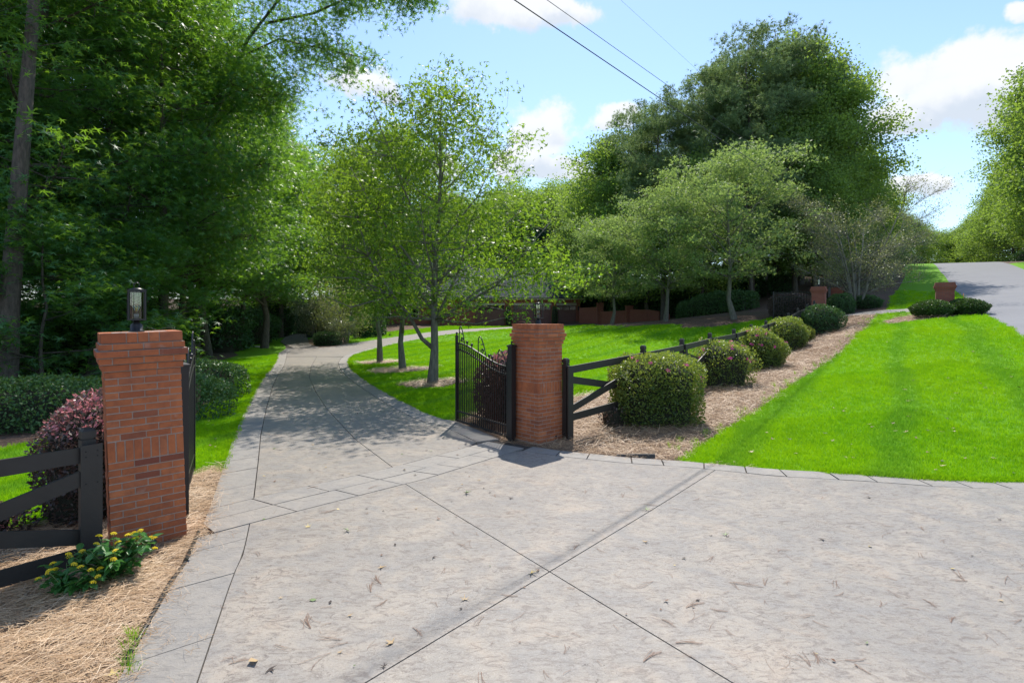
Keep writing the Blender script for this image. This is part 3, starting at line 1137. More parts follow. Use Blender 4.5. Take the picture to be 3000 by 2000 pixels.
def tree_mesh(seed, Ht, tr, cb, R0, shape, nclu, npc, kind, size, lmat, bmat, csig=.32, limbs=14, flat=.55, lean=0.0, forks=None, upw=.45, trunk_top=.93, hollow=.35, limb_up=.45, bough=.55, wob=.012, bs=.15):
    """wood and crown meshes of one tree standing at the origin"""
    g_ = np.random.default_rng(seed)
    wood = MB()
    tp = []
    ox = oy = 0
    for i in range(9):
        t_ = i / 8
        ox += g_.normal() * wob * Ht * (i > 0)
        oy += g_.normal() * wob * Ht * (i > 0)
        tp.append((ox + lean * t_ * Ht, oy, t_ * Ht * trunk_top))
    tp = np.array(tp)
    rad = [tr * (1.35 if i == 0 else 1) * (1 - .93 * (i / 8) ** .85) + .006 for i in range(9)]
    wood.tube([(tp[0][0], tp[0][1], -.25)] + [tuple(q) for q in tp], [rad[0] * 1.15] + rad, 10)
    outer = []
    nodes = [(np.array([np.interp(z, tp[:, 2], tp[:, j]) for j in (0, 1)] + [z]), np.interp(z, tp[:, 2], rad) * .6) for z in np.linspace(cb, Ht * .92, 14)]
    for i in range(limbs):
        t_ = (i + g_.uniform(0, .8)) / limbs
        z0 = cb * .92 + (Ht * .86 - cb * .92) * t_ ** 1.15
        b = np.array([np.interp(z0, tp[:, 2], tp[:, 0]), np.interp(z0, tp[:, 2], tp[:, 1]), z0])
        a = i * 2.39996 + g_.uniform(-.3, .3)
        tt = min(1, (z0 - cb) / (Ht - cb) + .16)
        L = R0 * shape(tt) * g_.uniform(.75, 1.0)
        rise = L * limb_up * g_.uniform(.6, 1.5)
        e = b + np.array([math.cos(a) * L, math.sin(a) * L, min(rise, Ht - z0)])
        mid = b * .5 + e * .5 + np.array([0, 0, -.06 * L]) + g_.normal(size=3) * .04 * L
        r0 = np.interp(z0, tp[:, 2], rad) * .52
        path = [b, b * .6 + mid * .4 + (0, 0, .0), mid, mid * .5 + e * .5 + g_.normal(size=3) * .03 * L, e]
        rr = [r0, r0 * .8, r0 * .55, r0 * .33, r0 * .12 + .004]
        wood.tube([tuple(q) for q in path], rr, 6)
        outer += [e, mid * .25 + e * .75, mid * .6 + e * .4]
        for q, r_ in zip(path[1:], rr[1:]):
            nodes.append((np.array(q), r_))
        for f_ in (.35, .5, .65, .85):
            nodes.append((mid * (1 - f_) + e * f_, r0 * .4 * (1 - f_) + .01))
    for pth, r0_ in (forks or []):
        rr_ = list(np.linspace(r0_, r0_ * .25, len(pth)))
        wood.tube([tuple(q) for q in pth], rr_, 8)
        for k_ in range(len(pth) // 2, len(pth)):
            outer += [np.array(pth[k_], float)] * 3
            nodes.append((np.array(pth[k_], float), rr_[k_]))
            nodes.append(((np.array(pth[k_], float) + np.array(pth[k_ - 1], float)) / 2, rr_[k_]))
    NP_ = np.array([q[0] for q in nodes])
    NR = np.array([q[1] for q in nodes])
    C = []
    tries = 0
    lump = g_.normal(size=(7, 3))
    while len(C) < nclu and tries < nclu * 30:
        tries += 1
        if g_.uniform() < bough:
            q = outer[g_.integers(len(outer))] + g_.normal(size=3) * R0 * bs * np.array([1, 1, .5])
            if cb * .85 < q[2] < Ht:
                C.append(tuple(q))
            continue
        t_ = g_.uniform(0, 1)
        a = g_.uniform(0, 2 * math.pi)
        rmax = R0 * shape(t_)
        wbb = 1 + .22 * math.sin(a * 3 + lump[0, 0] * 3 + t_ * 5) + .12 * math.sin(a * 5 + lump[1, 0] * 5 - t_ * 9)
        rr = rmax * wbb * math.sqrt(g_.uniform(hollow ** 2, 1))
        if g_.uniform() > (rmax / R0) * 1.2 + .08:
            continue
        z = cb + t_ * (Ht - cb)
        C.append((math.cos(a) * rr + np.interp(z, tp[:, 2], tp[:, 0]), math.sin(a) * rr + np.interp(z, tp[:, 2], tp[:, 1]), z))
    C = np.array(C)
    for c in C:
        d = np.linalg.norm((NP_ - c) * (1, 1, 1.3), axis=1) + (NP_[:, 2] > c[2]) * 1.5
        k = int(np.argmin(d))
        b = NP_[k]
        L = np.linalg.norm(c - b)
        md = (b + c) / 2 + g_.normal(size=3) * .07 * L
        r0 = min(NR[k] * .7, .006 + .011 * L)
        wood.tube([tuple(b), tuple(md), tuple(c)], [r0, r0 * .7, .003], 3, cap=False)
    n = len(C)
    P_ = np.repeat(C, npc, 0) + g_.normal(size=(n * npc, 3)) * csig * np.array([1, 1, flat])
    tn = np.repeat(g_.uniform(.0, 1, n), npc) * .65 + g_.uniform(0, .35, n * npc)
    cr = leaf_mesh('crown', kind, P_, size, upw=upw, tone=tn, mat=lmat, gen=g_)
    wm = wood.mesh('trunk')
    wm.materials.append(bmat)
    return wm, cr


def dome(t_):
    return max(.05, math.sin(math.pi * min(1, t_ * .82 + .18)) ** .6)


def ovoid(t_):
    return max(.04, math.sin(math.pi * (t_ * .86 + .12)) ** .75)


def maple_shape(t_):
    return max(.10, (1 - t_) ** .62 * min(1, .55 + t_ * 3.2))


def cone(t_):
    return max(.04, (1 - t_) ** .8)


def pine_shape(t_):
    return max(.2, math.sin(math.pi * (t_ * .75 + .22)) ** .5)


def plant_tree(name, meshes, x, y, rz, sc, label, cat='tree', group=None, lm=None, dz=-.05):
    o = thing(name, label, cat, (x, y, h1(x, y) + dz), rz, group, sc)
    link('trunk', meshes[0], o)
    c = link('crown', meshes[1], o)
    c['kind'] = 'stuff'
    return o


# ---- front lawn maples
ma = tree_mesh(11, 10.4, .15, 2.2, 4.5, maple_shape, 640, 31, 'maple', .125, L_MAPLE, BARK_M, csig=.30, limbs=20, upw=.35, limb_up=1.1, hollow=.25, wob=.006, forks=[([(0, 0, 1.25), (-.35, 0, 1.55), (-.78, -.05, 2.35), (-1.3, -.1, 3.0), (-2.1, -.1, 4.3), (-2.5, 0, 5.6)], .085), ([(0, 0, 2.1), (.35, .1, 2.7), (.9, .1, 3.9), (1.3, .1, 5.6)], .07), ([(0, 0, 1.9), (.5, -.05, 2.35), (1.4, -.1, 3.1), (2.3, 0, 3.55), (3.1, .1, 3.8), (3.9, .1, 3.7), (4.4, .1, 3.5)], .055)])
mb = tree_mesh(12, 9.4, .125, 2.3, 4.0, maple_shape, 430, 31, 'maple', .13, L_MAPLE, BARK_M, csig=.32, limbs=16, upw=.35, limb_up=1.0, forks=[([(0, 0, 1.45), (-.3, .05, 1.9), (-.7, .1, 2.8), (-1.3, .1, 4.2)], .075)])
GR = 'maples along the driveway edge of the front lawn'
plant_tree('maple_tree', ma, *T1, .1, 1.0, 'nearest of three lawn maples, tallest crown, standing in a pine straw ring', group=GR)
plant_tree('maple_tree', mb, *T2, 1.9, (.98, .98, 1.1), 'middle of three lawn maples, slightly leaning trunk in its own straw ring', group=GR)
plant_tree('maple_tree', mb, *T3, 4.0, (.98, .98, 1.28), 'farthest of three lawn maples where the driveway bends', group=GR)
pa = tree_mesh(21, 10.6, .16, 2.6, 4.6, ovoid, 380, 50, 'maple', .16, L_PALE, BARK_M, csig=.36, limbs=22, upw=.4, limb_up=.75, bough=.7, flat=.4)
GR = 'pale green maples before the woodland'
plant_tree('maple_tree', pa, *M1, .3, 1.02, 'pale green maple before the woodland, nearest to the far gate', group=GR)
plant_tree('maple_tree', pa, *M2, 2.4, .93, 'pale green maple between two others, beside the end of the curved wall', group=GR)
plant_tree('maple_tree', pa, *M3, 4.2, .84, 'pale green maple in front of the curved brick wall', group=GR)

# ---- woodland on the left
gumA = tree_mesh(31, 21, .26, 2.4, 5.2, ovoid, 560, 44, 'star', .205, L_GUM, BARK, csig=.48, limbs=22, upw=.55, flat=.4, limb_up=.35, hollow=.3)
gumB = tree_mesh(32, 19, .22, 3.2, 4.6, ovoid, 460, 40, 'star', .21, L_GUM, BARK, csig=.48, limbs=18, upw=.55, flat=.4, limb_up=.4)
gumC = tree_mesh(34, 19, .20, 3.9, 4.6, ovoid, 480, 42, 'star', .20, L_GUM, BARK, csig=.48, limbs=20, upw=.55, flat=.4, limb_up=.3, wob=.006)
gumS = tree_mesh(33, 5.6, .06, .5, 2.3, dome, 150, 34, 'star', .19, L_GUM, BARK, csig=.34, limbs=12, upw=.6, flat=.4, limb_up=.3)
oakA = tree_mesh(41, 20, .26, 4, 5.4, ovoid, 520, 74, 'fat', .215, L_OAK, BARK, csig=.58, limbs=20, upw=.35, flat=.6)
oakB = tree_mesh(42, 17, .22, 2.5, 5.0, dome, 440, 74, 'fat', .215, L_OAK, BARK, csig=.58, limbs=18, upw=.35, flat=.6)
pineA = tree_mesh(51, 25, .28, 11.5, 4.4, pine_shape, 200, 56, 'needle', .34, L_PINE, BARK_P, csig=.46, limbs=26, upw=.0, flat=.55, limb_up=.35, trunk_top=.97)
pineB = tree_mesh(52, 22, .24, 7, 4.8, ovoid, 240, 56, 'needle', .34, L_PINE, BARK_P, csig=.48, limbs=28, upw=.0, flat=.5, limb_up=.3, trunk_top=.97)
cypA = tree_mesh(61, 11, .16, .4, 2.4, cone, 330, 40, 'spray', .34, L_CYP, BARK, csig=.34, limbs=24, upw=.1, flat=.8, limb_up=.2)

GL = 'woodland trees left of the driveway'
LBL = 'dark green star-leaved tree in the woodland left of the driveway'
spots = [(-16.2, 17.5, 0, 1.0, gumA), (-16.0, 21.0, 2.0, .95, gumA), (-20.0, 15.5, 4.2, 1.05, gumB), (-17.0, 26.0, 1.1, .98, gumA),
         (-18.6, 32, 3.3, 1.0, gumA), (-23.0, 20, .7, 1.1, gumB), (-21, 27, 2.9, 1.05, gumA),
         (-17.0, 37.5, 4.9, 1.0, gumB), (-14.3, 22.5, 5.0, 1.0, gumC), (-16.4, 29.5, 3.0, 1.0, gumC), (-18.0, 36.0, 1.0, 1.0, gumC), (-26, 15, 2.2, 1.05, gumA), (-18.3, 23.5, 4.4, 1.1, gumB), (-25.5, 33, .4, 1.1, gumA), (-21.5, 38, 1.7, 1.05, gumA), (-28, 28, 3, 1.0, gumA), (-19.5, 46, 3.9, .95, gumB)]
for i, (x, y, rz, s_, ms) in enumerate(spots):
    plant_tree('woodland_tree', ms, x, y, rz, s_, LBL, group=GL)
LBL2 = 'pale backlit broadleaf tree deeper in the woodland left of the driveway'
for i, (x, y, rz, s_) in enumerate([(-33, 33, 1, 1.0), (-20, 48, 3, 1.0), (-17, 57, 5, 1), (-27, 60, 1.5, 1.0), (-38, 45, 2.5, 1.0),
                                    (-18, 68, 4.5, 1.05), (-42, 25, .9, 1.0)]):
    plant_tree('woodland_tree', (oakA, oakB)[i % 2], x, y, rz, s_, LBL2, group='deeper woodland trees left of the driveway')
LBL3 = 'low star-leaved sapling at the front of the woodland left of the driveway'
for x, y, rz, s_ in [(-12.6, 14.6, 0, 1.0), (-15.4, 14.6, 4, 1.1), (-12.4, 18.0, 1, 1.0), (-18, 13.8, 3, 1.1)]:
    plant_tree('woodland_sapling', gumS, x, y, rz, s_, LBL3, group='saplings at the front of the left woodland')
# tall pine at far left
tallp = tree_mesh(53, 22, .26, 12.5, 4.0, ovoid, 120, 40, 'needle', .38, L_PINE, BARK_P, csig=.5, limbs=16, upw=0, flat=.5, limb_up=.25, lean=.075, wob=0)
plant_tree('pine_tree', tallp, -13.1, 14.0, 0, 1.0, 'tall bare-trunked pine rising at the left edge above the hedge')

# ---- big group behind, right of centre
GB = 'tall pines in the woodland behind the far gate'
LB = 'tall pine with grey trunk in the woodland behind the far gate'
for i, (px, Z, top, rz, ms) in enumerate([(1945, 52, 262, 0, pineA), (2080, 54, 205, 1.3, pineA), (2200, 52, 75, 2.2, pineB), (2275, 55, 62, 4.0, pineB), (2120, 57, 165, 5.1, pineA),
                                          (1870, 60, 300, .9, pineA), (2345, 58, 110, 2.9, pineA), (2200, 46, 370, .2, pineB)]):
    x = (px - 1500) / F * Z
    z0 = h1(x, Z)
    ht = CAMZ + (HY - top) / F * Z - z0
    plant_tree('pine_tree', ms, x, Z, rz, (ht / (25.0 if ms is pineA else 22) * 1.02,) * 2 + (ht / (25.0 if ms is pineA else 22),), LB, group=GB)
GB = 'broadleaf trees in the woodland behind the far gate'
LB = 'broadleaf tree in the woodland behind the far gate'
for i, (px, Z, top, rz, ms) in enumerate([(2345, 56, 95, 0, oakA), (2390, 53, 190, 2, oakA), (2425, 55, 350, 4, oakB), (2390, 48, 420, 1, oakB), (1800, 60, 380, 3, oakB), (1755, 66, 480, 5, oakB),
                                          (1900, 55, 450, 2.2, oakB), (2060, 50, 430, 1.1, oakB), (2330, 50, 300, .6, oakB), (1730, 74, 520, 4.4, oakB), (2500, 60, 395, 3.8, oakB), (2545, 66, 500, 1.8, oakB), (2240, 62, 300, 5.5, oakA), (1990, 66, 430, .3, oakA), (2120, 68, 380, 2.7, oakA)]):
    x = (px - 1500) / F * Z
    z0 = h1(x, Z)
    ht = CAMZ + (HY - top) / F * Z - z0
    s_ = ht / (20.0 if ms is oakA else 17.0)
    plant_tree('woodland_tree', ms, x, Z, rz, s_, LB, group=GB)
# far tree line behind the house
GB = 'distant trees behind the house'
LB = 'distant rounded tree behind the house'
for i, (px, Z, top) in enumerate([(1180, 92, 590), (1250, 88, 600), (1330, 95, 570), (1410, 98, 560), (1480, 90, 555), (1550, 96, 535), (1620, 90, 525), (1680, 86, 540), (1740, 84, 500),
                                  (1100, 95, 600), (1020, 92, 590), (940, 90, 560), (870, 84, 560), (1300, 120, 545), (1500, 120, 520), (1660, 110, 520)]):
    x = (px - 1500) / F * Z
    z0 = h1(x, Z)
    ht = CAMZ + (HY - top) / F * Z - z0
    s_ = ht / (20.0 if i % 2 else 17.0)
    plant_tree('distant_tree', (oakB, oakA)[i % 2], x, Z, i * 1.3, (s_ * 1.15, s_ * 1.15, s_), LB, group=GB)
GB = 'dark cypresses behind the garage'
for i, (px, Z, top) in enumerate([(1640, 76, 600), (1700, 74, 585), (1590, 78, 640), (1745, 72, 620)]):
    x = (px - 1500) / F * Z
    z0 = h1(x, Z)
    ht = CAMZ + (HY - top) / F * Z - z0
    plant_tree('cypress_tree', cypA, x, Z, i * 2.1, (ht / 11,) * 3, ('dark cypress rising just behind the garage roof end', 'tallest dark cypress right of the garage roof', 'dark cypress behind the garage ridge', 'dark cypress behind the curved brick wall')[i], group=GB)
# far side of the street
GB = 'roadside trees across the street'
LB = 'dense green roadside tree across the street'
for i, (px, Z, top, ms) in enumerate([(3140, 58, 130, oakA), (3075, 66, 290, oakB), (3025, 75, 400, oakA), (2975, 84, 480, oakB), (2925, 92, 540, oakB), (2885, 100, 590, oakA), (3220, 54, 60, oakB), (3150, 68, 200, oakA), (2835, 108, 640, oakB), (2800, 112, 665, oakB), (2750, 110, 665, oakA), (2700, 104, 650, oakB), (2650, 98, 620, oakB), (2600, 90, 600, oakA), (3060, 60, 470, pineB)]):
    x = (px - 1500) / F * Z
    z0 = h1(x, Z)
    ht = CAMZ + (HY - top) / F * Z - z0
    s_ = ht / (22.0 if ms is pineB else 20.0 if ms is oakA else 17.0)
    plant_tree('roadside_tree', ms, x, Z, i * 1.7, s_, LB, group=GB)

# crape myrtles
bare = tree_mesh(71, 7.0, .05, 2.0, 4.2, dome, 420, 7, 'quad', .085, L_BARE, BARK_C, csig=.20, limbs=4, upw=.3, limb_up=.5)


def vase_tree(seed, Ht, R0, nst, nclu, npc, size, lmat, bmat, r0=.055, csig=.2, kind='quad', sub=7):
    g_ = np.random.default_rng(seed)
    wd = MB()
    nodes = []
    for i in range(nst):
        a = i * 2.4 + g_.uniform(-.3, .3)
        b = np.array([math.cos(a) * .12, math.sin(a) * .12, -.15])
        L = R0 * g_.uniform(.25, .8)
        e = np.array([math.cos(a) * L, math.sin(a) * L, Ht * g_.uniform(.72, .95)])
        m_ = np.array([math.cos(a) * L * .33, math.sin(a) * L * .33, Ht * .34])
        path = [b, m_ * .45 + b * .55, m_, m_ * .5 + e * .5 + g_.normal(size=3) * .12, e]
        rr = [r0 * 1.2, r0, r0 * .8, r0 * .5, r0 * .15]
        wd.tube([tuple(q) for q in path], rr, 7)
        for f_ in np.linspace(.25, 1, sub):
            k = f_ * 4
            j = min(3, int(k))
            p0 = path[j] * (1 - (k - j)) + path[j + 1] * (k - j)
            a2 = a + g_.uniform(-1.5, 1.5)
            L2 = R0 * g_.uniform(.35, .85) * (1.15 - f_ * .5)
            e2 = p0 + np.array([math.cos(a2) * L2, math.sin(a2) * L2, L2 * g_.uniform(.15, .75)])
            e2[2] = min(e2[2], Ht)
            m2 = (p0 + e2) / 2 + np.array([0, 0, .08 * L2]) + g_.normal(size=3) * .05 * L2
            r2 = r0 * .5 * (1.1 - f_ * .6)
            wd.tube([tuple(p0), tuple(m2), tuple(e2)], [r2, r2 * .6, r2 * .2], 5)
            for q in (.3, .5, .7, .85, 1):
                nodes.append(p0 * (1 - q) ** 2 + 2 * m2 * q * (1 - q) + e2 * q * q)
        nodes += path[2:]
    NP_ = np.array(nodes)
    C = []
    while len(C) < nclu:
        b = NP_[g_.integers(len(NP_))]
        d = g_.normal(size=3)
        d[2] = abs(d[2]) * .8 + .1
        ro = b[:2] / (np.linalg.norm(b[:2]) + .3)
        c = b + (d / np.linalg.norm(d) + np.array([ro[0] * .8, ro[1] * .8, .1])) * g_.uniform(.3, 1.0) * R0 * .22
        if c[2] < Ht * 1.08:
            C.append(c)
            md = (b + c) / 2 + g_.normal(size=3) * .04
            wd.tube([tuple(b), tuple(md), tuple(c)], [.010, .007, .003], 3, cap=False)
            for _ in range(2):
                c2 = c + g_.normal(size=3) * .16 * R0 * .4 + np.array([ro[0] * .1, ro[1] * .1, .04])
                wd.tube([tuple(md), tuple(c2)], [.006, .0025], 3, cap=False)
    C = np.array(C)
    P_ = np.repeat(C, npc, 0) + g_.normal(size=(len(C) * npc, 3)) * csig
    cr = leaf_mesh('crown', kind, P_, size, upw=.35, mat=lmat, gen=g_)
    wm = wd.mesh('trunk')
    wm.materials.append(bmat)
    return wm, cr


bare = vase_tree(72, 7.0, 4.1, 7, 950, 20, .09, L_BARE, BARK_C, r0=.075, csig=.20)
x, y = G(2510, 907)
plant_tree('crape_myrtle_tree', bare, x, y, .4, 1.0, 'large nearly bare multi-stemmed tree with grey limbs beside the far gate')
bare2 = vase_tree(73, 5.4, 2.5, 5, 420, 9, .10, L_YELLOW, BARK_C, r0=.06, csig=.22)
x, y = G(2600, 835)
plant_tree('crape_myrtle_tree', bare2, x, y, 2.4, 1.0, 'smaller yellowing tree farther up the bank behind the bare tree')
sil = vase_tree(74, 3.6, 1.9, 6, 330, 26, .11, L_SILVER, BARK_C, r0=.04, csig=.24, kind='quad')
x, y = G(928, 996)
plant_tree('crape_myrtle_tree', sil, x, y, .3, 1.0, 'small vase-shaped tree with silvery leaves at the driveway fork')
sil2 = vase_tree(75, 4.2, 2.4, 6, 420, 26, .11, L_YELLOW, BARK_C, r0=.045, csig=.28)
x, y = G(1015, 1001)
plant_tree('crape_myrtle_tree', sil2, x, y, 1.3, 1.0, 'pale yellow-green small tree on the island beside the path lamp')
x, y = G(1045, 975)
plant_tree('crape_myrtle_tree', sil2, x, y, 3.3, .95, 'pale yellow-green small tree behind the island hedge')

# overhanging branch of the tall woodland tree, top centre-left
bt_ = thing('overhanging_tree', 'tall woodland tree whose leafy bough reaches out over the driveway', 'tree', on(-15.2, 24.8))
g_ = np.random.default_rng(90)
wd = MB()
bx, by, bz = bt_.location
base = np.array([bx, by, bz])
boughs = [[(-15.2, 24.8, bz - .1), (-14.6, 24.6, 6), (-13.4, 24.3, 11.0), (-11.6, 24.0, 14.5), (-9.6, 23.6, 16.6), (-7.8, 23.3, 17.8)],
          [(-10.8, 24, 15.2), (-8.4, 23.2, 15.2), (-6.6, 22.6, 15.6), (-4.8, 22.2, 15.8), (-3.7, 21.9, 15.4)],
          [(-12.0, 23.9, 13.6), (-10.0, 23.4, 14.2), (-8.2, 22.9, 13.6), (-6.4, 22.4, 13.0)],
          [(-13.2, 24.2, 10.8), (-11.2, 23.4, 11.8), (-9.4, 22.8, 11.6)],
          [(-14.2, 24.4, 7.5), (-12.2, 23.3, 8.6), (-9.9, 22.4, 8.6)],
          [(-14.6, 24.5, 5), (-12.6, 23.2, 5.9), (-10.5, 22.4, 5.6)]]
C = []
for bi, bgh in enumerate(boughs):
    rr = np.linspace((.14, .06, .05, .05, .05, .05)[bi], .015, len(bgh))
    wd.tube([tuple(np.array(q) - base) for q in bgh], list(rr), 7)
    P_ = np.array(bgh)
    for k in range((120, 110, 90, 100, 100, 90)[bi]):
        f_ = g_.uniform(.35, 1) * (len(P_) - 1)
        j = min(len(P_) - 2, int(f_))
        b = P_[j] * (1 - (f_ - j)) + P_[j + 1] * (f_ - j)
        sp = (.75, .5, .55, .8, .9, .9)[bi]
        c = b + g_.normal(size=3) * sp * np.array([1, 1, .8]) + np.array([0, 0, -.1])
        C.append(c)
        wd.tube([tuple(b - base), tuple((b + c) / 2 - base + g_.normal(size=3) * .05), tuple(c - base)], [.012, .008, .003], 3, cap=False)
for k in range(40):
    b = np.array(boughs[0][4]) * (1 - k / 40) + np.array(boughs[0][5]) * k / 40
    C.append(b + g_.normal(size=3) * 1.0)
C = np.array(C) - base
P_ = np.repeat(C, 26, 0) + g_.normal(size=(len(C) * 26, 3)) * .26
o = link('trunk', wd.mesh('trunk'), bt_, BARK)
o = link('crown', leaf_mesh('crown', 'star', P_, .17, upw=.4, mat=L_GUM, gen=g_), bt_)
o['kind'] = 'stuff'


# ------------------------------------------------------------------ shrubs and hedges
def shrub_mesh(seed, rx, ry, h_, n, size, mat, kind='quad', power=2.6, tips=0.0, rough=.07, sink=.1, thick=.22, topb=False, tiptop=.3):
    """clipped dome of leaves; returns (core, foliage)"""
    g_ = np.random.default_rng(seed)
    u = g_.normal(size=(n * 2, 3))
    u /= np.linalg.norm(u, axis=1, keepdims=True)
    u = u[u[:, 2] > -.85][:n]
    q = (np.abs(u) ** power).sum(1) ** (-1 / power)
    S = u * q[:, None]
    ph = g_.uniform(0, 6, 6)
    lump = 1 + rough * (np.sin(u[:, 0] * 5 + ph[0]) + np.sin(u[:, 1] * 6 + ph[1]) + np.sin(u[:, 2] * 7 + ph[2]) + .6 * np.sin(u[:, 0] * 13 + u[:, 2] * 11 + ph[3])) / 2
    dep = 1 - thick * g_.uniform(0, 1, len(u)) ** 1.7
    Rz = h_ * .55
    P_ = S * (lump * dep)[:, None] * np.array([rx, ry, Rz])
    P_[:, 2] += h_ * .45
    P_ = P_[P_[:, 2] > -.02]
    u = u[:len(P_)]
    tn = np.clip(g_.uniform(0, .45, len(P_)) + .75 * np.clip(P_[:, 2] / h_, 0, 1) ** 2.2 * g_.uniform(0.2, 1, len(P_)), 0, 1)  # sunlit tops put into the leaf tone: lighter with height
    if tips > 0:
        k = (g_.uniform(size=len(P_)) < tips) & (P_[:, 2] > h_ * tiptop)
        tn[k] = 2.0
    nn = P_ - np.array([0, 0, h_ * .35])
    nn /= np.linalg.norm(nn, axis=1, keepdims=True)
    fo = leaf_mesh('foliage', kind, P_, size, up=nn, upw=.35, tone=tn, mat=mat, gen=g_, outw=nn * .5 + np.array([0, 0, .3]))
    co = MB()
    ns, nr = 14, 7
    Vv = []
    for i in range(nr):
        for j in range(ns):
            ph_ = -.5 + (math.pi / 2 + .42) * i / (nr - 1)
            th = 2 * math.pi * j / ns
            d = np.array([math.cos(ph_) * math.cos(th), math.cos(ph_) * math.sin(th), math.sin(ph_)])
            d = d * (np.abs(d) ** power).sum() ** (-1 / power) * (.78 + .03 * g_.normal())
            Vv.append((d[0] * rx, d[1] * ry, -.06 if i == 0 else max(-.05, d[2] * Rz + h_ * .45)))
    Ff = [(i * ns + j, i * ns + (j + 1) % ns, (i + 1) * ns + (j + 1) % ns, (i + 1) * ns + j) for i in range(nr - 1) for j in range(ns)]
    co.add(Vv, Ff, True)  # added dark shell behind the leaves, stops see-through like the shaded inside
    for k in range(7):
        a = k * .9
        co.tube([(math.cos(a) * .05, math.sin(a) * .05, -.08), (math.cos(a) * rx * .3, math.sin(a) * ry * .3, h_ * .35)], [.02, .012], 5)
    cm = co.mesh('dark_core')
    return cm, fo


DARKIN = {}


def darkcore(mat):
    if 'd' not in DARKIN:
        DARKIN['d'] = simple('dark_inner_filler', (.03, .032, .018), .95, 0, .4, 12, .8, .03)  # dark filler colour standing in for the shade inside the foliage
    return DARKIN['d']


def shrub(name, ms, x, y, label, cat='shrub', rz=0, sc=1.0, group=None, z=None):
    o = thing(name, label, cat, (x, y, (h1(x, y) if z is None else z)), rz, group, sc)
    if not ms[0].materials:
        ms[0].materials.append(darkcore(None))
    link('dark_core', ms[0], o)
    f = link('foliage', ms[1], o)
    f['kind'] = 'stuff'
    return o


GA = 'azaleas along the right fence'
fl_me = None


def flower_mesh(r=.035):
    mb_ = MB()
    for k in range(5):
        a = k * 2 * math.pi / 5
        c, s = math.cos(a), math.sin(a)
        c2, s2 = math.cos(a + .45), math.sin(a + .45)
        c3, s3 = math.cos(a - .45), math.sin(a - .45)
        mb_.add([(0, 0, 0), (c3 * r * .7, s3 * r * .7, r * .3), (c * r, s * r, r * .15), (c2 * r * .7, s2 * r * .7, r * .3)], [(0, 1, 2, 3)])
    return mb_.mesh('flower')


PINKF = simple('azalea_pink', (.72, .06, .30), .5, 0, .2, 30)
FLM = flower_mesh(.05)
FLM.materials.append(PINKF)


def bloom(o, rx, ry, h_, pxs):
    """pink flowers on the camera side and top of a shrub; pxs = [(u, v)] u in -1..1 sideways, v in 0..1 height"""
    for u_, v_ in pxs:
        el = v_ * 1.35
        ce = math.cos(el)
        d = np.array([u_ * ce * 1.0, -math.sqrt(max(.02, 1 - u_ * u_)) * ce, math.sin(el)])
        q = (np.abs(d) ** 2.6).sum() ** (-1 / 2.6)
        p_ = Vector((d[0] * q * rx * 1.02, d[1] * q * ry * 1.02, d[2] * q * h_ * .55 + h_ * .46))
        for _ in range(random.choice((1, 2, 2, 3))):
            f = link('flower', FLM, o)
            f.location = p_ + Vector((random.uniform(-.05, .05), random.uniform(-.03, .03), random.uniform(-.04, .04)))
            f.rotation_euler = Vector((d[0], d[1], d[2] + .3)).to_track_quat('Z', 'Y').to_euler()
            f.rotation_euler.rotate_axis('Z', random.uniform(0, 6))


FL = random.Random(5)


def flw(n):
    return [(FL.uniform(-.9, .95), FL.uniform(.05, .95)) for _ in range(n)]


az1 = shrub_mesh(101, .88, .76, 1.40, 19000, .055, L_AZA, power=3.6)
az2 = shrub_mesh(102, .82, .72, 1.24, 7500, .062, L_AZA, power=3.2, rough=.14, thick=.4)
az3 = shrub_mesh(103, .90, .75, 1.30, 11000, .07, L_AZA, power=2.5, rough=.12)
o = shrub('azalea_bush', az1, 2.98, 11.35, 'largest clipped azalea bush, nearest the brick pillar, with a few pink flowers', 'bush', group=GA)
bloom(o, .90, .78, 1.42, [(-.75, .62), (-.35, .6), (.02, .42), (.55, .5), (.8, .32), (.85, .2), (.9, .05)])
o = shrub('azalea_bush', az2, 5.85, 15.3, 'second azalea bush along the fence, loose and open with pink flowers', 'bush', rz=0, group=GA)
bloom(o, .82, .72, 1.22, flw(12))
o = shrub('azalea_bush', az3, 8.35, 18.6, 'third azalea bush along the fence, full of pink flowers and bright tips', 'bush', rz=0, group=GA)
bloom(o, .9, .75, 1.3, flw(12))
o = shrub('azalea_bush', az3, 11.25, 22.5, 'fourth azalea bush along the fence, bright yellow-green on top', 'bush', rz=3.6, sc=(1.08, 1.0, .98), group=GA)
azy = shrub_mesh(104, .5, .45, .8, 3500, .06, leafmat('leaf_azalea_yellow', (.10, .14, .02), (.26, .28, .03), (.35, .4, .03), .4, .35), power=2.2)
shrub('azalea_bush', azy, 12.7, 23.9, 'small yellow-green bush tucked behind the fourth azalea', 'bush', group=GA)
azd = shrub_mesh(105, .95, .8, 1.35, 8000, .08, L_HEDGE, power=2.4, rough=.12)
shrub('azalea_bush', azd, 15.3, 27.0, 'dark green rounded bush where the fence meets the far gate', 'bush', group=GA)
x, y = G(2461, 922)
shrub('azalea_bush', azd, x, y, 'dark green bush in front of the second far brick pillar', 'bush', rz=1.5, sc=.92, group=GA)
x, y = G(2530, 903)
shrub('low_shrub', azd, x, y, 'low dark shrub at the foot of the bare multi-stemmed tree', 'shrub', rz=2.5, sc=(1.15, 1.15, .6))
# small weedy shrub at the left foot of first azalea
lor_s = shrub_mesh(106, .28, .25, .45, 500, .055, L_LORO, power=2.0, rough=.2)
shrub('low_shrub', lor_s, 2.05, 11.0, 'scruffy little shrub poking through the fence boards beside the largest azalea', 'shrub')

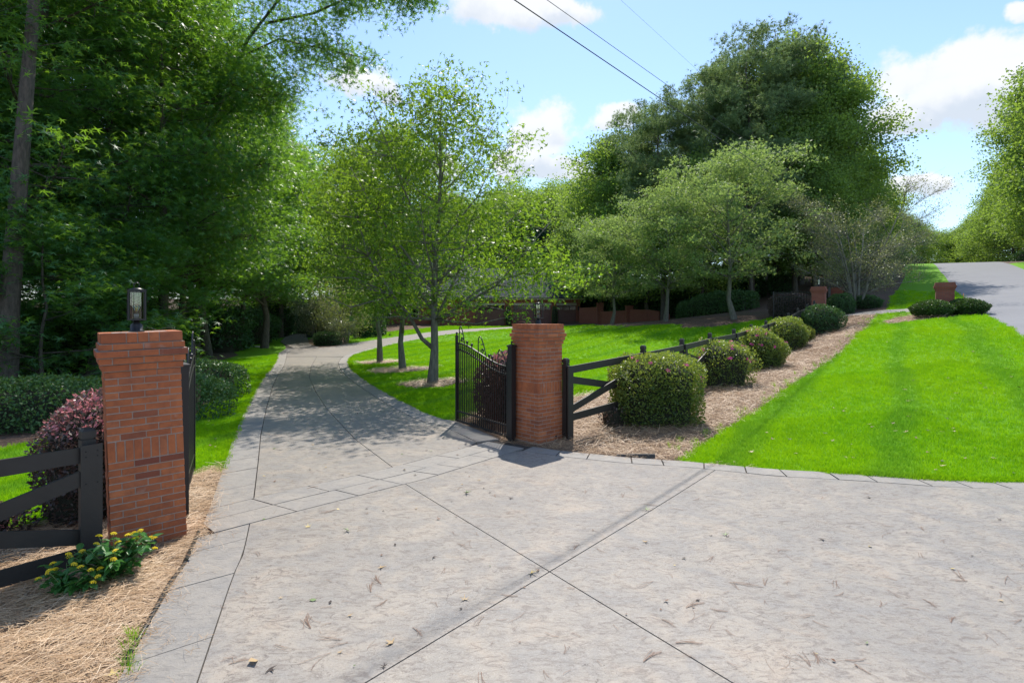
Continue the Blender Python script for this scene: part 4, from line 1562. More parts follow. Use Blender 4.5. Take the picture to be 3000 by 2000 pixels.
lor1 = shrub_mesh(111, .62, .6, 1.42, 9000, .055, L_LORO, power=2.3, tips=.42, tiptop=.72, rough=.06, thick=.3)
shrub('loropetalum_bush', lor1, -5.02, 6.62, 'purple-leaved bush with pink tips behind the left brick pillar', 'bush')
lor2 = shrub_mesh(112, .85, .7, 1.5, 8000, .065, L_LORO, power=2.6, tips=.35, tiptop=.80, rough=.05)
shrub('loropetalum_bush', lor2, .05, 11.9, 'dark purple bush seen through the open iron gate', 'bush')
lor3 = shrub_mesh(113, 1.0, .6, .42, 3800, .05, L_LORO, power=2.2, tips=.25, tiptop=.5)
shrub('loropetalum_bush', lor3, -6.35, 5.9, 'low purple ground shrub under the left fence boards', 'shrub')
x, y = G(2340, 935)
lor4 = shrub_mesh(114, 1.0, .95, 1.5, 5000, .09, L_LORO, power=2.8, rough=.03)
shrub('loropetalum_bush', lor4, x, y + 1.0, 'clipped dark purple bush in front of the far iron gate', 'bush', sc=(1.25, 1.1, 1.05))


def hedge(name, pathw, wd_, h_, n, size, mat, label, seed=0, kind='quad', cat='hedge', round_=.35):
    """clipped hedge following a world polyline"""
    g_ = np.random.default_rng(seed)
    L = arclen(pathw)
    n_ = n
    s_ = g_.uniform(0, L[-1], n_)
    X = np.interp(s_, L, [p[0] for p in pathw])
    Y = np.interp(s_, L, [p[1] for p in pathw])
    e = .1
    X2 = np.interp(np.minimum(s_ + e, L[-1]), L, [p[0] for p in pathw])
    Y2 = np.interp(np.minimum(s_ + e, L[-1]), L, [p[1] for p in pathw])
    X1 = np.interp(np.maximum(s_ - e, 0), L, [p[0] for p in pathw])
    Y1 = np.interp(np.maximum(s_ - e, 0), L, [p[1] for p in pathw])
    tx, ty = X2 - X1, Y2 - Y1
    ll = np.hypot(tx, ty) + 1e-9
    nx, ny = ty / ll, -tx / ll
    a = g_.uniform(0, math.pi, n_)
    pw = 3.0
    cx, cz = np.cos(a), np.sin(a)
    q = (np.abs(cx) ** pw + np.abs(cz) ** pw) ** (-1 / pw)
    dep = 1 - .22 * g_.uniform(0, 1, n_) ** 1.6
    endf = np.clip(np.minimum(s_, L[-1] - s_) / (wd_ * .9), 0, 1)
    endf = np.sqrt(np.clip(1 - (1 - endf) ** 2, .02, 1))
    hh = h_ * (1 + .05 * np.sin(s_ * 1.7 + seed) + .03 * np.sin(s_ * 4.3))
    lx = cx * q * dep * wd_ / 2 * (.35 + .65 * endf)
    lz = cz * q * dep * hh * (.55 + .45 * endf)
    PX, PY = X + nx * lx, Y + ny * lx
    zb = H(X, Y)
    x0, y0 = pathw[len(pathw) // 2]
    z0 = h1(x0, y0)
    P_ = np.c_[PX - x0, PY - y0, zb + lz - z0]
    nn = np.c_[nx * cx, ny * cx, cz]
    tn = np.clip(g_.uniform(0, .8, n_) + .2 * (lz / h_), 0, 1)
    o = thing(name, label, cat, (x0, y0, z0))
    f = link('foliage', leaf_mesh('foliage', kind, P_, size, up=nn, upw=.4, tone=tn, mat=mat, gen=g_), o)
    f['kind'] = 'stuff'
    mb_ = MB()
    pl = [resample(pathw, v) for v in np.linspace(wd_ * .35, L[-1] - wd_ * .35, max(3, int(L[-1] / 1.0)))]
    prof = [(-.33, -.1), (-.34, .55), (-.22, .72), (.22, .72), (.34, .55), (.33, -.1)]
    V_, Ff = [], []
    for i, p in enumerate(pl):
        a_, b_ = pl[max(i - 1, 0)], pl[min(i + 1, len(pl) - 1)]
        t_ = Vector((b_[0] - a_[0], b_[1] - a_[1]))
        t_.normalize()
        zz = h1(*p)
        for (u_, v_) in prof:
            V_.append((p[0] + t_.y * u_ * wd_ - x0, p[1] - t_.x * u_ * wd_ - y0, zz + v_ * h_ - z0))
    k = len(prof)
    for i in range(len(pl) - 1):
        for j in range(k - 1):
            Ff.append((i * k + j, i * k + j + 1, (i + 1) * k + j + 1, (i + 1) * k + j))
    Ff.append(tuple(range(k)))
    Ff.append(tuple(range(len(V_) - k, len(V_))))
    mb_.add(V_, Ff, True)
    mb_.obj('dark_core', darkcore(None), o)  # added dark filler body, no modelled twigs, closes gaps as inner shade
    return o


hedge('hedge', [(-14.5, 10.2), (-11, 11.2), (-8.6, 12.2), (-6.6, 13.0)], 2.3, .98, 22000, .075, L_HEDGE, 'long low dark hedge at the foot of the left woodland', 1)
x, y = G(608, 1178)
hedge('hedge', [(x - 1.4, y + .9), (x - .4, y + .9), (x + .55, y + 1.0)], 1.5, 1.15, 7000, .07, L_HEDGE, 'short clipped hedge beside the left iron gate', 2)
hedge('hedge', [((1985 - 1500) / F * 47, 47), (15.6, 46.2), (17.6, 45.2), (19.6, 43.6)], 2.8, 1.75, 15000, .13, L_HEDGE, 'long rounded hedge beneath the pale maples at the wood edge', 3)
a_, b_ = G(1035, 995), G(1110, 985)
hedge('hedge', [(a_[0], a_[1] + 1.2), ((a_[0] + b_[0]) / 2, (a_[1] + b_[1]) / 2 + 1.2), (b_[0], b_[1] + 1.2)], 1.8, 2.0, 7000, .12, L_HEDGE, 'dark hedge beside the curving drive behind the lawn maples', 4)
x, y = G(951, 1013)
box = shrub_mesh(121, .95, .7, .95, 3500, .09, L_HEDGE, power=4.0, rough=.02)
shrub('clipped_shrub', box, x, y + .6, 'square clipped shrub at the tip of the driveway island', 'shrub')
x, y = G(990, 1010)
fs = vase_tree(76, 1.9, 1.0, 8, 160, 16, .09, L_SILVER, BARK_C, r0=.02, csig=.13, sub=4)
plant_tree('flowering_shrub', fs, x, y + .3, 0, 1.0, 'upright bare-legged shrub with silvery top on the island', 'shrub')
# shrubs round the street pillar
pc = G(2768, 917)
yew = shrub_mesh(122, .98, .8, .92, 9000, .085, leafmat('leaf_yew', (.035, .085, .014), (.09, .18, .025), (.12, .22, .02), .5, .2), power=2.2, rough=.08)
shrub('clipped_shrub', yew, pc[0] - 1.15, pc[1] - .75, 'spreading clipped shrub on the near-left side of the street pillar', 'shrub', sc=(.95, .85, .78), group='shrubs round the street pillar')
shrub('clipped_shrub', yew, pc[0] + .25, pc[1] - .95, 'spreading clipped shrub on the street side of the street pillar', 'shrub', rz=2.0, sc=(.85, .8, .74), group='shrubs round the street pillar')
yb_ = shrub_mesh(123, 1.3, 1.2, 2.3, 4500, .16, L_HEDGE, power=2.3, rough=.08)
for i, (px, Z, s_) in enumerate([(1820, 60, 1.0), (1865, 59, 1.15), (1915, 58, 1.1), (1965, 57, 1.0), (1770, 62, .9), (2020, 56, 1.1), (2080, 55, 1.0), (2140, 54, 1.1), (2210, 54, .9), (2290, 52, .9), (1750, 70, 1.3), (1810, 68, 1.3), (1880, 70, 1.4), (1950, 68, 1.3), (2010, 66, 1.3), (2080, 68, 1.4), (2140, 66, 1.3), (2200, 68, 1.4), (2260, 64, 1.2), (2330, 66, 1.3), (2390, 62, 1.2), (2450, 60, 1.1)]):
    x = (px - 1500) / F * Z
    shrub('holly_bush', yb_, x, Z, 'rounded dark evergreen bush under the woodland trees behind the curved wall', 'bush', rz=i, sc=s_, group='evergreen bushes behind the curved wall')
# understory hiding the horizon deep left
und = shrub_mesh(124, 2.4, 2.0, 2.6, 7000, .17, L_HEDGE, power=2.2, rough=.15)
for i, (x, y) in enumerate([(-20, 21.5), (-24, 18), (-17.5, 24), (-19.5, 29), (-24, 31), (-19.5, 35), (-20, 41), (-21, 47), (-18.5, 52), (-28, 17), (-26, 24), (-19, 58), (-17, 64), (-22, 70), (-15.5, 72)]):
    shrub('understory_bush', und, x, y, 'dark undergrowth bush deep in the left woodland', 'bush', rz=i * 1.1, sc=1 + .1 * (i % 3), group='undergrowth of the left woodland')
for i, (px, Z) in enumerate([(3030, 76), (2985, 84), (2945, 90), (2905, 97), (2865, 104), (2780, 104), (2720, 98), (2650, 84), (2590, 70), (2545, 60), (3080, 68)]):
    x = (px - 1500) / F * Z
    shrub('understory_bush', und, x, Z, 'leafy roadside thicket bush at the top of the street', 'bush', rz=i * 1.3, sc=1.1, group='thicket at the top of the street')

# ------------------------------------------------------------------ brick pillars
_boxcache = {}


def box_mesh(lx, ly, lz, name='brick'):
    k = (round(lx, 3), round(ly, 3), round(lz, 3))
    if k not in _boxcache:
        mb_ = MB()
        c = .0025
        x, y, z = lx / 2, ly / 2, lz / 2
        # chamfered box (24 verts simplified: bevel the outer vertical and horizontal edges)
        V_ = []
        for sx in (-1, 1):
            for sy in (-1, 1):
                for sz in (-1, 1):
                    V_ += [(sx * x, sy * (y - c), sz * (z - c)), (sx * (x - c), sy * y, sz * (z - c)), (sx * (x - c), sy * (y - c), sz * z)]
        idx = {}
        i = 0
        for sx in (-1, 1):
            for sy in (-1, 1):
                for sz in (-1, 1):
                    idx[(sx, sy, sz)] = i
                    i += 3
        Fc = []

        def I(sx, sy, sz, a):
            return idx[(sx, sy, sz)] + a
        for s in (-1, 1):
            f1 = [I(s, -1, -1, 0), I(s, 1, -1, 0), I(s, 1, 1, 0), I(s, -1, 1, 0)]
            f2 = [I(-1, s, -1, 1), I(-1, s, 1, 1), I(1, s, 1, 1), I(1, s, -1, 1)]
            f3 = [I(-1, -1, s, 2), I(1, -1, s, 2), I(1, 1, s, 2), I(-1, 1, s, 2)]
            for f in (f1, f2, f3):
                Fc.append(tuple(f if s > 0 else f[::-1]))
        for s in (-1, 1):
            for q in (-1, 1):
                Fc.append((I(s, q, -1, 0), I(s, q, -1, 1), I(s, q, 1, 1), I(s, q, 1, 0)))
                Fc.append((I(s, -1, q, 0), I(s, -1, q, 2), I(s, 1, q, 2), I(s, 1, q, 0)))
                Fc.append((I(-1, s, q, 1), I(-1, s, q, 2), I(1, s, q, 2), I(1, s, q, 1)))
        for s in (-1, 1):
            for q in (-1, 1):
                for r_ in (-1, 1):
                    Fc.append((I(s, q, r_, 0), I(s, q, r_, 1), I(s, q, r_, 2)))
        mb_.add(V_, Fc)
        me = mb_.mesh(name)
        me.materials.append(BRICK)
        # consistent outward normals
        import bmesh
        bm = bmesh.new()
        bm.from_mesh(me)
        bmesh.ops.recalc_face_normals(bm, faces=bm.faces)
        bm.to_mesh(me)
        bm.free()
        _boxcache[k] = me
    return _boxcache[k]


CH = .0677
WP = .64


def make_pillar(loc, rz, label, tilt=0.0, hz=2.14, seed=1, courses_below=13, lampz=True):
    """local frame: near corner at the origin, +x along the right-hand face, +y along the other face"""
    r_ = random.Random(seed)
    o = thing('brick_pillar', label, 'pillar', loc, rz)
    if tilt:
        o.rotation_euler = (0, tilt, rz)
    back = MB()

    def put(cx, cy, cz, lx, ly, lz, vis):
        lx, ly, lz = lx - .010, ly - .010 if ly > .15 else ly, lz - .011
        jx, jy = r_.uniform(-.0015, .0015), r_.uniform(-.0015, .0015)
        if vis:
            b = link('brick', box_mesh(lx, ly, lz), o)
            b.location = (cx + jx, cy + jy, cz + r_.uniform(-.001, .001))
            b.rotation_euler = (r_.uniform(-.004, .004), r_.uniform(-.006, .006), r_.uniform(-.006, .006))
        else:
            back.box((cx - lx / 2, cy - ly / 2, cz - lz / 2), (cx + lx / 2, cy + ly / 2, cz + lz / 2))

    D = .1067

    def course(z, h_, ty, e=0.0, n=3):
        a, b = -e, WP + e
        W = b - a
        zc = z + h_ / 2
        L = W / n
        if ty == 0:      # stretchers on the y=a and y=b faces
            for i in range(n):
                put(a + L * (i + .5), a + D / 2, zc, L, D - .004, h_, True)
                put(a + L * (i + .5), b - D / 2, zc, L, D - .004, h_, False)
            n2 = max(1, n - 1)
            L2 = (W - 2 * D) / n2
            for i in range(n2):
                put(a + D / 2, a + D + L2 * (i + .5), zc, D - .004 + .010, L2, h_, True)
                put(b - D / 2, a + D + L2 * (i + .5), zc, D - .004 + .010, L2, h_, False)
        else:
            for i in range(n):
                put(a + D / 2, a + L * (i + .5), zc, D + .006, L, h_, True)
                put(b - D / 2, a + L * (i + .5), zc, D + .006, L, h_, False)
            n2 = max(1, n - 1)
            L2 = (W - 2 * D) / n2
            for i in range(n2):
                put(a + D + L2 * (i + .5), a + D / 2, zc, L2, D - .004, h_, True)
                put(a + D + L2 * (i + .5), b - D / 2, zc, L2, D - .004, h_, False)

    z = hz - .105 - 4 * CH - 10 * CH - .2057 - courses_below * CH
    core = MB()
    ci = .007
    z_low = z
    for k in range(courses_below):
        course(z, CH, k % 2)
        z += CH
    # soldier course
    zs = .2057
    nS = 9
    L = WP / nS
    for i in range(nS):
        put(L * (i + .5), D / 2, z + zs / 2, L, D - .004, zs, True)
        put(L * (i + .5), WP - D / 2, z + zs / 2, L, D - .004, zs, False)
    nS2 = 6
    L2 = (WP - 2 * D) / nS2
    for i in range(nS2):
        put(D / 2, D + L2 * (i + .5), z + zs / 2, D + .006, L2, zs, True)
        put(WP - D / 2, D + L2 * (i + .5), z + zs / 2, D + .006, L2, zs, False)
    z += zs
    for k in range(10):
        course(z, CH, (k + 1) % 2)
        z += CH
    core.box((ci, ci, z_low - .1), (WP - ci, WP - ci, z))
    for k, e in enumerate((.020, .040, .060, .036)):
        course(z, CH, k % 2, e)
        core.box((-e + ci, -e + ci, z + .002), (WP + e - ci, WP + e - ci, z + CH - .002))
        z += CH
    # cap: stretchers at the corners and rowlocks between
    e = .022
    a, b = -e, WP + e
    W = b - a
    cl = .205
    hh = .105
    for (fx, vis) in ((0, True), (1, False)):
        yy = a + D / 2 if fx == 0 else b - D / 2
        put(a + cl / 2, yy, z + hh / 2, cl, D, hh, vis)
        put(b - cl / 2, yy, z + hh / 2, cl, D, hh, vis)
        m_ = (W - 2 * cl) / 3
        for i in range(3):
            put(a + cl + m_ * (i + .5), yy, z + hh / 2, m_, D, hh, vis)
        xx = a + D / 2 if fx == 0 else b - D / 2
        m_ = (W - 2 * D) / 5
        for i in range(5):
            put(xx, a + D + m_ * (i + .5), z + hh / 2, D + .008, m_, hh, vis)
    core.box((a + ci, a + ci, z + .001), (b - ci, b - ci, z + hh - .008))
    core.obj('mortar', MORTAR, o)
    bk = back.obj('brick_backing', BRICK, o)
    bk['kind'] = 'stuff'
    return o, hz


# right pillar: near corner
PR = Vector((.474, 9.73, 0))
aR = R(90 - 46.5)          # direction of local +x measured from world x
pr, _ = make_pillar(PR, aR, 'brick gate pillar right of the driveway with lantern, between open gate and fence', 0, 2.165, 3)
PLc = Vector((-3.863, 5.26, 0))
aL = R(90 - 51)
pl_, _ = make_pillar(PLc, aL, 'near leaning brick gate pillar left of the driveway with lantern', 0, 2.13, 4)
# the pillar leans: its top tips towards its left face (towards the fence)
q = Quaternion((math.sin(-R(1.7)), 0, 0, 0))
Rm = Matrix.Rotation(aL, 4, 'Z') @ Matrix.Rotation(-R(1.75), 4, 'Y')
pl_.rotation_euler = Rm.to_euler()


def lamp(loc, rz, label, sc=1.0, M=None):
    o = thing('post_lantern', label, 'lantern', loc, rz, None, sc)
    b = MB()
    b.lathe([(.062, 0), (.062, .012), (.05, .016), (.05, .065), (.026, .085), (.024, .105)], 16)
    b.obj('base', BLACKM, o)
    f = MB()
    W = .068
    z0, z1 = .105, .375
    bw = .010
    f.box((-W, -W, z0), (W, W, z0 + .012))
    for sx in (-1, 1):
        for sy in (-1, 1):
            f.box((sx * W - bw * (sx > 0) - 0, sy * W - bw * (sy > 0), z0 + .012), (sx * W + bw * (sx < 0), sy * W + bw * (sy < 0), z1))
    for s in (-1, 1):
        f.box((-W + bw, s * W - bw * (s > 0), z1 - .012), (W - bw, s * W + bw * (s < 0), z1))
        f.box((s * W - bw * (s > 0), -W + bw, z1 - .012), (s * W + bw * (s < 0), W - bw, z1))
    f.obj('frame', BLACKM, o)
    r_ = MB()
    r_.box((-W - .004, -W - .004, z1 + .001), (W + .004, W + .004, z1 + .009))
    r_.lathe([(.062, z1 + .009), (.060, z1 + .015), (.042, z1 + .017), (.038, z1 + .025), (.015, z1 + .027)], 16)
    ring = [(0.022 * math.cos(t_), 0, z1 + .05 + .025 * math.sin(t_)) for t_ in np.linspace(-.9, math.pi + .9, 12)]
    r_.tube(ring, .005, 6)
    r_.obj('roof', BLACKM, o)
    g2 = MB()
    V_ = []
    for zz in (z0 + .014, z1 - .012):
        for k in range(20):
            V_.append((.050 * math.cos(k * math.pi / 10), .050 * math.sin(k * math.pi / 10), zz))
    g2.add(V_, [(k, (k + 1) % 20, 20 + (k + 1) % 20, 20 + k) for k in range(20)], True)
    g2.obj('glass', GLASS, o)
    s_ = MB()
    s_.lathe([(.019, z0 + .012), (.019, z0 + .055), (.015, z0 + .06)], 12)
    s_.obj('socket', simple('socket_grey', (.3, .3, .32), .5, .3) if 'socket_grey' not in MATS else MATS['socket_grey'], o)
    bl = MB()
    bl.lathe([(.014, z0 + .06), (.018, z0 + .08), (.030, z0 + .105), (.032, z0 + .12), (.027, z0 + .137), (.012, z0 + .149), (.002, z0 + .151)], 14)
    bu = bl.obj('bulb', GLASS, o)
    fi = MB()
    for k in range(4):
        a = k * math.pi / 2
        fi.tube([(.004 * math.cos(a), .004 * math.sin(a), z0 + .085), (.012 * math.cos(a + .5), .012 * math.sin(a + .5), z0 + .125)], .0022, 5)
    fi.obj('filament', FILA, bu)
    return o


def pil_pt(p, lx, ly, z):
    return p.matrix_world @ Vector((lx, ly, z))


bpy.context.view_layer.update()
lamp(pil_pt(pr, WP / 2, WP / 2, 2.161), aR, 'black lantern with a clear bulb on the right gate pillar')
l_ = lamp(pil_pt(pl_, WP / 2 - .03, WP / 2 - .06, 2.126), aL, 'black lantern with a clear bulb on the leaning left gate pillar', 1.12)
# loose wires beside the lanterns
for p_, nm, sgn in ((pr, 'loose copper wire curling on top of the right gate pillar', 1), (pl_, 'thin wire trailing from the left pillar lantern base', -1)):
    c = pil_pt(p_, WP / 2, WP / 2, 2.17 if sgn > 0 else 2.135)
    d = Vector((-1, 0, 0)) if sgn > 0 else Vector((1, -.1, 0))
    mb_ = MB()
    mb_.tube([c + d * (.05 + .32 * s_) + Vector((0, -.05 * math.sin(s_ * 5), .03 * abs(math.sin(s_ * 6)) + .004)) - c for s_ in np.linspace(0, 1, 12)], .0018, 5)
    o = mb_.obj('loose_wire', simple('copper_wire_' + str(sgn), (.35, .2, .12) if sgn > 0 else (.08, .08, .07), .5))
    o.location = c
    tag(o, nm, 'wire')
# small ground lights at pillar feet
for (px, py, nm) in ((1628, 1283, 'small black uplight at the foot of the right gate pillar'), (452, 1592, 'small black uplight at the foot of the left gate pillar')):
    x, y = G(px, py + 6)
    if px < 1000:
        x, y = -3.52, 5.28
    o = thing('ground_light', nm, 'light', on(x, y), .4)
    mb_ = MB()
    mb_.tube([(0, 0, -.05), (0, 0, .07)], .012, 8)
    mb_.obj('stake', BLACKM, o)
    mb_ = MB()
    mb_.tube([(-.03, -.03, .07), (.02, .02, .11), (.045, .045, .13)], [.028, .032, .034], 12)
    mb_.obj('housing', BLACKM, o)

# ------------------------------------------------------------------ iron gates


def spiral(cx, cz, r0, r1, a0, a1, n=16):
    return [(cx + (r0 + (r1 - r0) * t_) * math.cos(a0 + (a1 - a0) * t_), 0, cz + (r0 + (r1 - r0) * t_) * math.sin(a0 + (a1 - a0) * t_)) for t_ in np.linspace(0, 1, n)]


def make_gate(loc, rz, label, L=2.02, npick=24):
    """hinge at the origin, leaf runs along +x; rises towards the free end"""
    o = thing('iron_gate', label, 'gate', loc, rz)

    def top(u):
        u = min(1, max(0, u))
        return 1.37 + .37 * (u * u * (3 - 2 * u))
    st = .05
    m_ = MB()
    m_.box((0, -st / 2, .04), (st, st / 2, 1.52))
    m_.lathe([(.02, 1.52), (.012, 1.535), (.024, 1.555), (.024, 1.575), (.01, 1.59)], 10, Matrix.Translation((st / 2, 0, 0)))
    m_.obj('stile', BLACKM, o)
    m_ = MB()
    m_.box((L - st, -st / 2, .06), (L, st / 2, 1.90))
    m_.lathe([(.02, 1.90), (.012, 1.915), (.024, 1.935), (.024, 1.955), (.01, 1.97)], 10, Matrix.Translation((L - st / 2, 0, 0)))
    m_.obj('stile', BLACKM, o)
    for z_ in (.08, .28):
        m_ = MB()
        m_.bar((st, 0, z_), (L - st, 0, z_), .03, .045 if z_ < .1 else .03)
        m_.obj('rail', BLACKM, o)
    for dz in (0, -.145):
        m_ = MB()
        n = 18
        pts_ = [(st + (L - 2 * st) * i / n, top(i / n) + dz) for i in range(n + 1)]
        V_, Fc = [], []
        for (x, z_) in pts_:
            V_ += [(x, -.018, z_ - .012), (x, .018, z_ - .012), (x, .018, z_ + .012), (x, -.018, z_ + .012)]
        for i in range(n):
            for j in range(4):
                a, b = i * 4 + j, i * 4 + (j + 1) % 4
                Fc.append((a, b, b + 4, a + 4))
        Fc += [(0, 1, 2, 3), (n * 4 + 3, n * 4 + 2, n * 4 + 1, n * 4)]
        m_.add(V_, Fc)
        m_.obj('rail', BLACKM, o)
    for i in range(npick):
        u = (i + 1) / (npick + 1)
        x = st + (L - 2 * st) * u
        m_ = MB()
        m_.box((x - .0105, -.0105, .10), (x + .0105, .0105, top(u) - .005))
        m_.obj('picket', BLACKM, o)
    m_ = MB()
    for i in range(npick + 1):
        u = (i + .5) / (npick + 1)
        x = st + (L - 2 * st) * u
        zc = top(u) - .105
        ring = [(x + .026 * math.cos(t_), 0, zc + .026 * math.sin(t_)) for t_ in np.linspace(0, 2 * math.pi, 11)]
        m_.tube(ring, .005, 5, cap=False)
    rr = m_.obj('ring_row', BLACKM, o)
    rr['kind'] = 'stuff'

    def scroll(u, hgt_, wd_, flip):
        x0 = st + (L - 2 * st) * u
        zb = top(u) + .012
        m_ = MB()
        f = -1 if flip else 1
        P0, P1, P2, P3 = (0, 0), (-.05, hgt_ * 1.25), (wd_ * .55, hgt_ * 1.45), (wd_ * 1.5, 0)
        arch = []
        for t_ in np.linspace(0, 1, 18):
            k = [(1 - t_) ** 3, 3 * t_ * (1 - t_) ** 2, 3 * t_ * t_ * (1 - t_), t_ ** 3]
            bx_ = sum(c * p[0] for c, p in zip(k, (P0, P1, P2, P3)))
            bz_ = sum(c * p[1] for c, p in zip(k, (P0, P1, P2, P3)))
            xx = x0 + f * (bx_ - wd_ * .4)
            arch.append((xx, 0, bz_ + top((xx - st) / (L - 2 * st)) + .012))
        m_.tube(arch, .011, 6)
        zz = lambda q_: top((x0 + f * q_ - st) / (L - 2 * st)) + .012
        for (cx_, cz_, r_, a0_, a1_) in ((-.02, .28, .22, -1.57, 4.6), (.22, .66, .16, 2.6, -3.0), (.42, .24, .16, -1.57, -7.0), (-.22, .70, .12, 0, 5.6), (.80, .20, .12, -1.57, 4.2)):
            q_ = wd_ * cx_
            m_.tube(spiral(x0 + f * q_, zz(q_) + hgt_ * cz_, hgt_ * r_, hgt_ * r_ * .3, a0_, a1_ if f > 0 else 3.14 - a1_), .0085, 6)
        m_.obj('scroll', BLACKM, o)
    scroll(.92, .34, .15, True)
    scroll(.50, .32, .20, True)
    scroll(.12, .27, .19, True)
    for u in (.78, .68, .33, .27):
        x = st + (L - 2 * st) * u
        m_ = MB()
        m_.lathe([(.01, 0), (.012, .03), (.028, .05), (.028, .075), (.01, .092)], 10, Matrix.Translation((x, 0, top(u) + .01)))
        m_.obj('finial', BLACKM, o)
    # hinges
    for z_ in (.2, 1.1):
        m_ = MB()
        m_.box((-.045, -.02, z_ - .05), (-.002, .02, z_ + .05))
        m_.obj('hinge', BLACKM, o)
    return o


hR = Vector((-.06, 10.10))
eR = at(1338, 1231, 11.75)
vR = Vector((eR.x, eR.y)) - hR
gR = make_gate((hR.x, hR.y, h1(*hR)), math.atan2(vR.y, vR.x), 'open black iron gate leaf with scrollwork, hinged beside the right pillar')
hL = Vector((-3.80, 6.28))
vL = Vector((-4.66, 7.98)) - hL
gL = make_gate((hL.x, hL.y, h1(*hL)), math.atan2(vL.y, vL.x), 'open black iron gate leaf seen edge-on behind the left pillar')
# gate posts
for (x, y, rz, nm) in ((-.005, 10.085, aR, 'black square steel gate post against the right brick pillar'), (-3.74, 6.20, aL, 'black square steel gate post behind the left brick pillar')):
    o = thing('gate_post', nm, 'post', on(x, y), rz)
    m_ = MB()
    m_.box((-.055, -.055, -.1), (.055, .055, 1.74))
    m_.obj('shaft', BLACKM, o)
    m_ = MB()
    m_.box((-.07, -.07, 1.741), (.07, .07, 1.765), top=1)
    m_.box((-.068, -.068, 1.765), (.068, .068, 1.79), top=.3)
    m_.lathe([(.012, 1.785), (.012, 1.81), (.022, 1.83), (.008, 1.85)], 8)
    m_.obj('cap', BLACKM, o)


# ------------------------------------------------------------------ board fences
def post(o, x, y, z, ht=1.42, w_=.10, ang=0.0, base=(0, 0, 0), batten=True, rnd=False):
    M = Matrix.Translation((x - base[0], y - base[1], z - base[2])) @ Matrix.Rotation(ang, 4, 'Z')
    m_ = MB()
    m_.box((-w_ / 2, -w_ / 2, -.25), (w_ / 2, w_ / 2, ht - .1), M)
    p_ = m_.obj('post', BLACKW, o)
    m_ = MB()
    m_.box((-w_ / 2 + .012, -w_ / 2 + .012, ht - .0998), (w_ / 2 - .012, w_ / 2 - .012, ht - .085), M)
    m_.box((-w_ / 2, -w_ / 2, ht - .085), (w_ / 2, w_ / 2, ht - .02), M)
    m_.box((-w_ / 2, -w_ / 2, ht - .02), (w_ / 2, w_ / 2, ht + .01), M, top=.55)
    m_.obj('cap', BLACKW, p_)
    return p_


def bay(o, A, B, za, zb, base, thick=.035, bh=.135, zt=1.31, zl=.36, side=(0, 0), cross=True, flip=False):
    """A,B xy points on the board plane; four boards"""
    b = Vector(base)
    oo = Vector((side[0], side[1], 0))

    def brd(z0, z1, off=0.0, hh=bh, fr=0.0, to=1.0):
        a = Vector((A[0], A[1], za + z0)) + oo * (1 + off)
        c = Vector((B[0], B[1], zb + z1)) + oo * (1 + off)
        p0 = a.lerp(c, fr)
        p1 = a.lerp(c, to)
        m_ = MB()
        m_.bar(p0 - b, p1 - b, thick * .8, hh)
        m_.obj('board', BLACKW, o)
    brd(zt - bh / 2, zt - bh / 2)
    brd(zl, zl)
    if flip:
        brd(zl + bh + .02, zt - bh * 1.8, .35)
        brd(zt - bh * 1.8, zl + bh + .02, -.35)
    else:
        brd(zt - bh * 1.8, zl + bh + .02, -.35)
        brd(zl + bh + .02, zt - bh * 1.8, .35)


FP = [(1.00, 10.14), (2.81, 11.7), (4.24, 13.63), (5.64, 15.57), (7.10, 17.48), (8.51, 19.42), (9.92, 21.34), (11.33, 23.26), (12.75, 25.2), (14.19, 27.1), (15.66, 29.0), (17.1, 30.9)]
base = on(*FP[0])
o = thing('board_fence', 'black crossbuck board fence running up beside the azaleas from the right pillar', 'fence', base)
FT = [1.52, 1.68, 1.75, 1.84, 1.91, 2.03, 2.16, 2.31, 2.48, 2.74, 2.97, 3.23]
for i, (x, y) in enumerate(FP):
    a = FP[max(0, i - 1)]
    b = FP[min(len(FP) - 1, i + 1)]
    ang = math.atan2(b[1] - a[1], b[0] - a[0])
    zt_ = FT[i]
    zg = h1(x, y)
    ht = zt_ - zg
    post(o, x, y, zg, ht, ang=ang, base=base)
    n_ = (math.sin(ang), -math.cos(ang))
    # face batten covering the board ends
    M = Matrix.Translation((x - base[0], y - base[1], zg - base[2])) @ Matrix.Rotation(ang, 4, 'Z')
    m_ = MB()
    m_.box((-.07, -.05 - .078, .02), (.07, -.05 - .05, ht - .13), M)
    m_.obj('batten', BLACKW, o)
for i in range(len(FP) - 1):
    A, B = FP[i], FP[i + 1]
    ang = math.atan2(B[1] - A[1], B[0] - A[0])
    sd = (math.sin(ang) * .075, -math.cos(ang) * .075)
    za, zb = FT[i] - 1.45, FT[i + 1] - 1.45
    d = Vector((B[0] - A[0], B[1] - A[1])).normalized() * .02
    bay(o, (A[0] + d.x, A[1] + d.y), (B[0] - d.x, B[1] - d.y), za, zb, base, side=sd)
# return of the fence towards the far pillar
A, B = FP[-1], (18.1, 31.9)
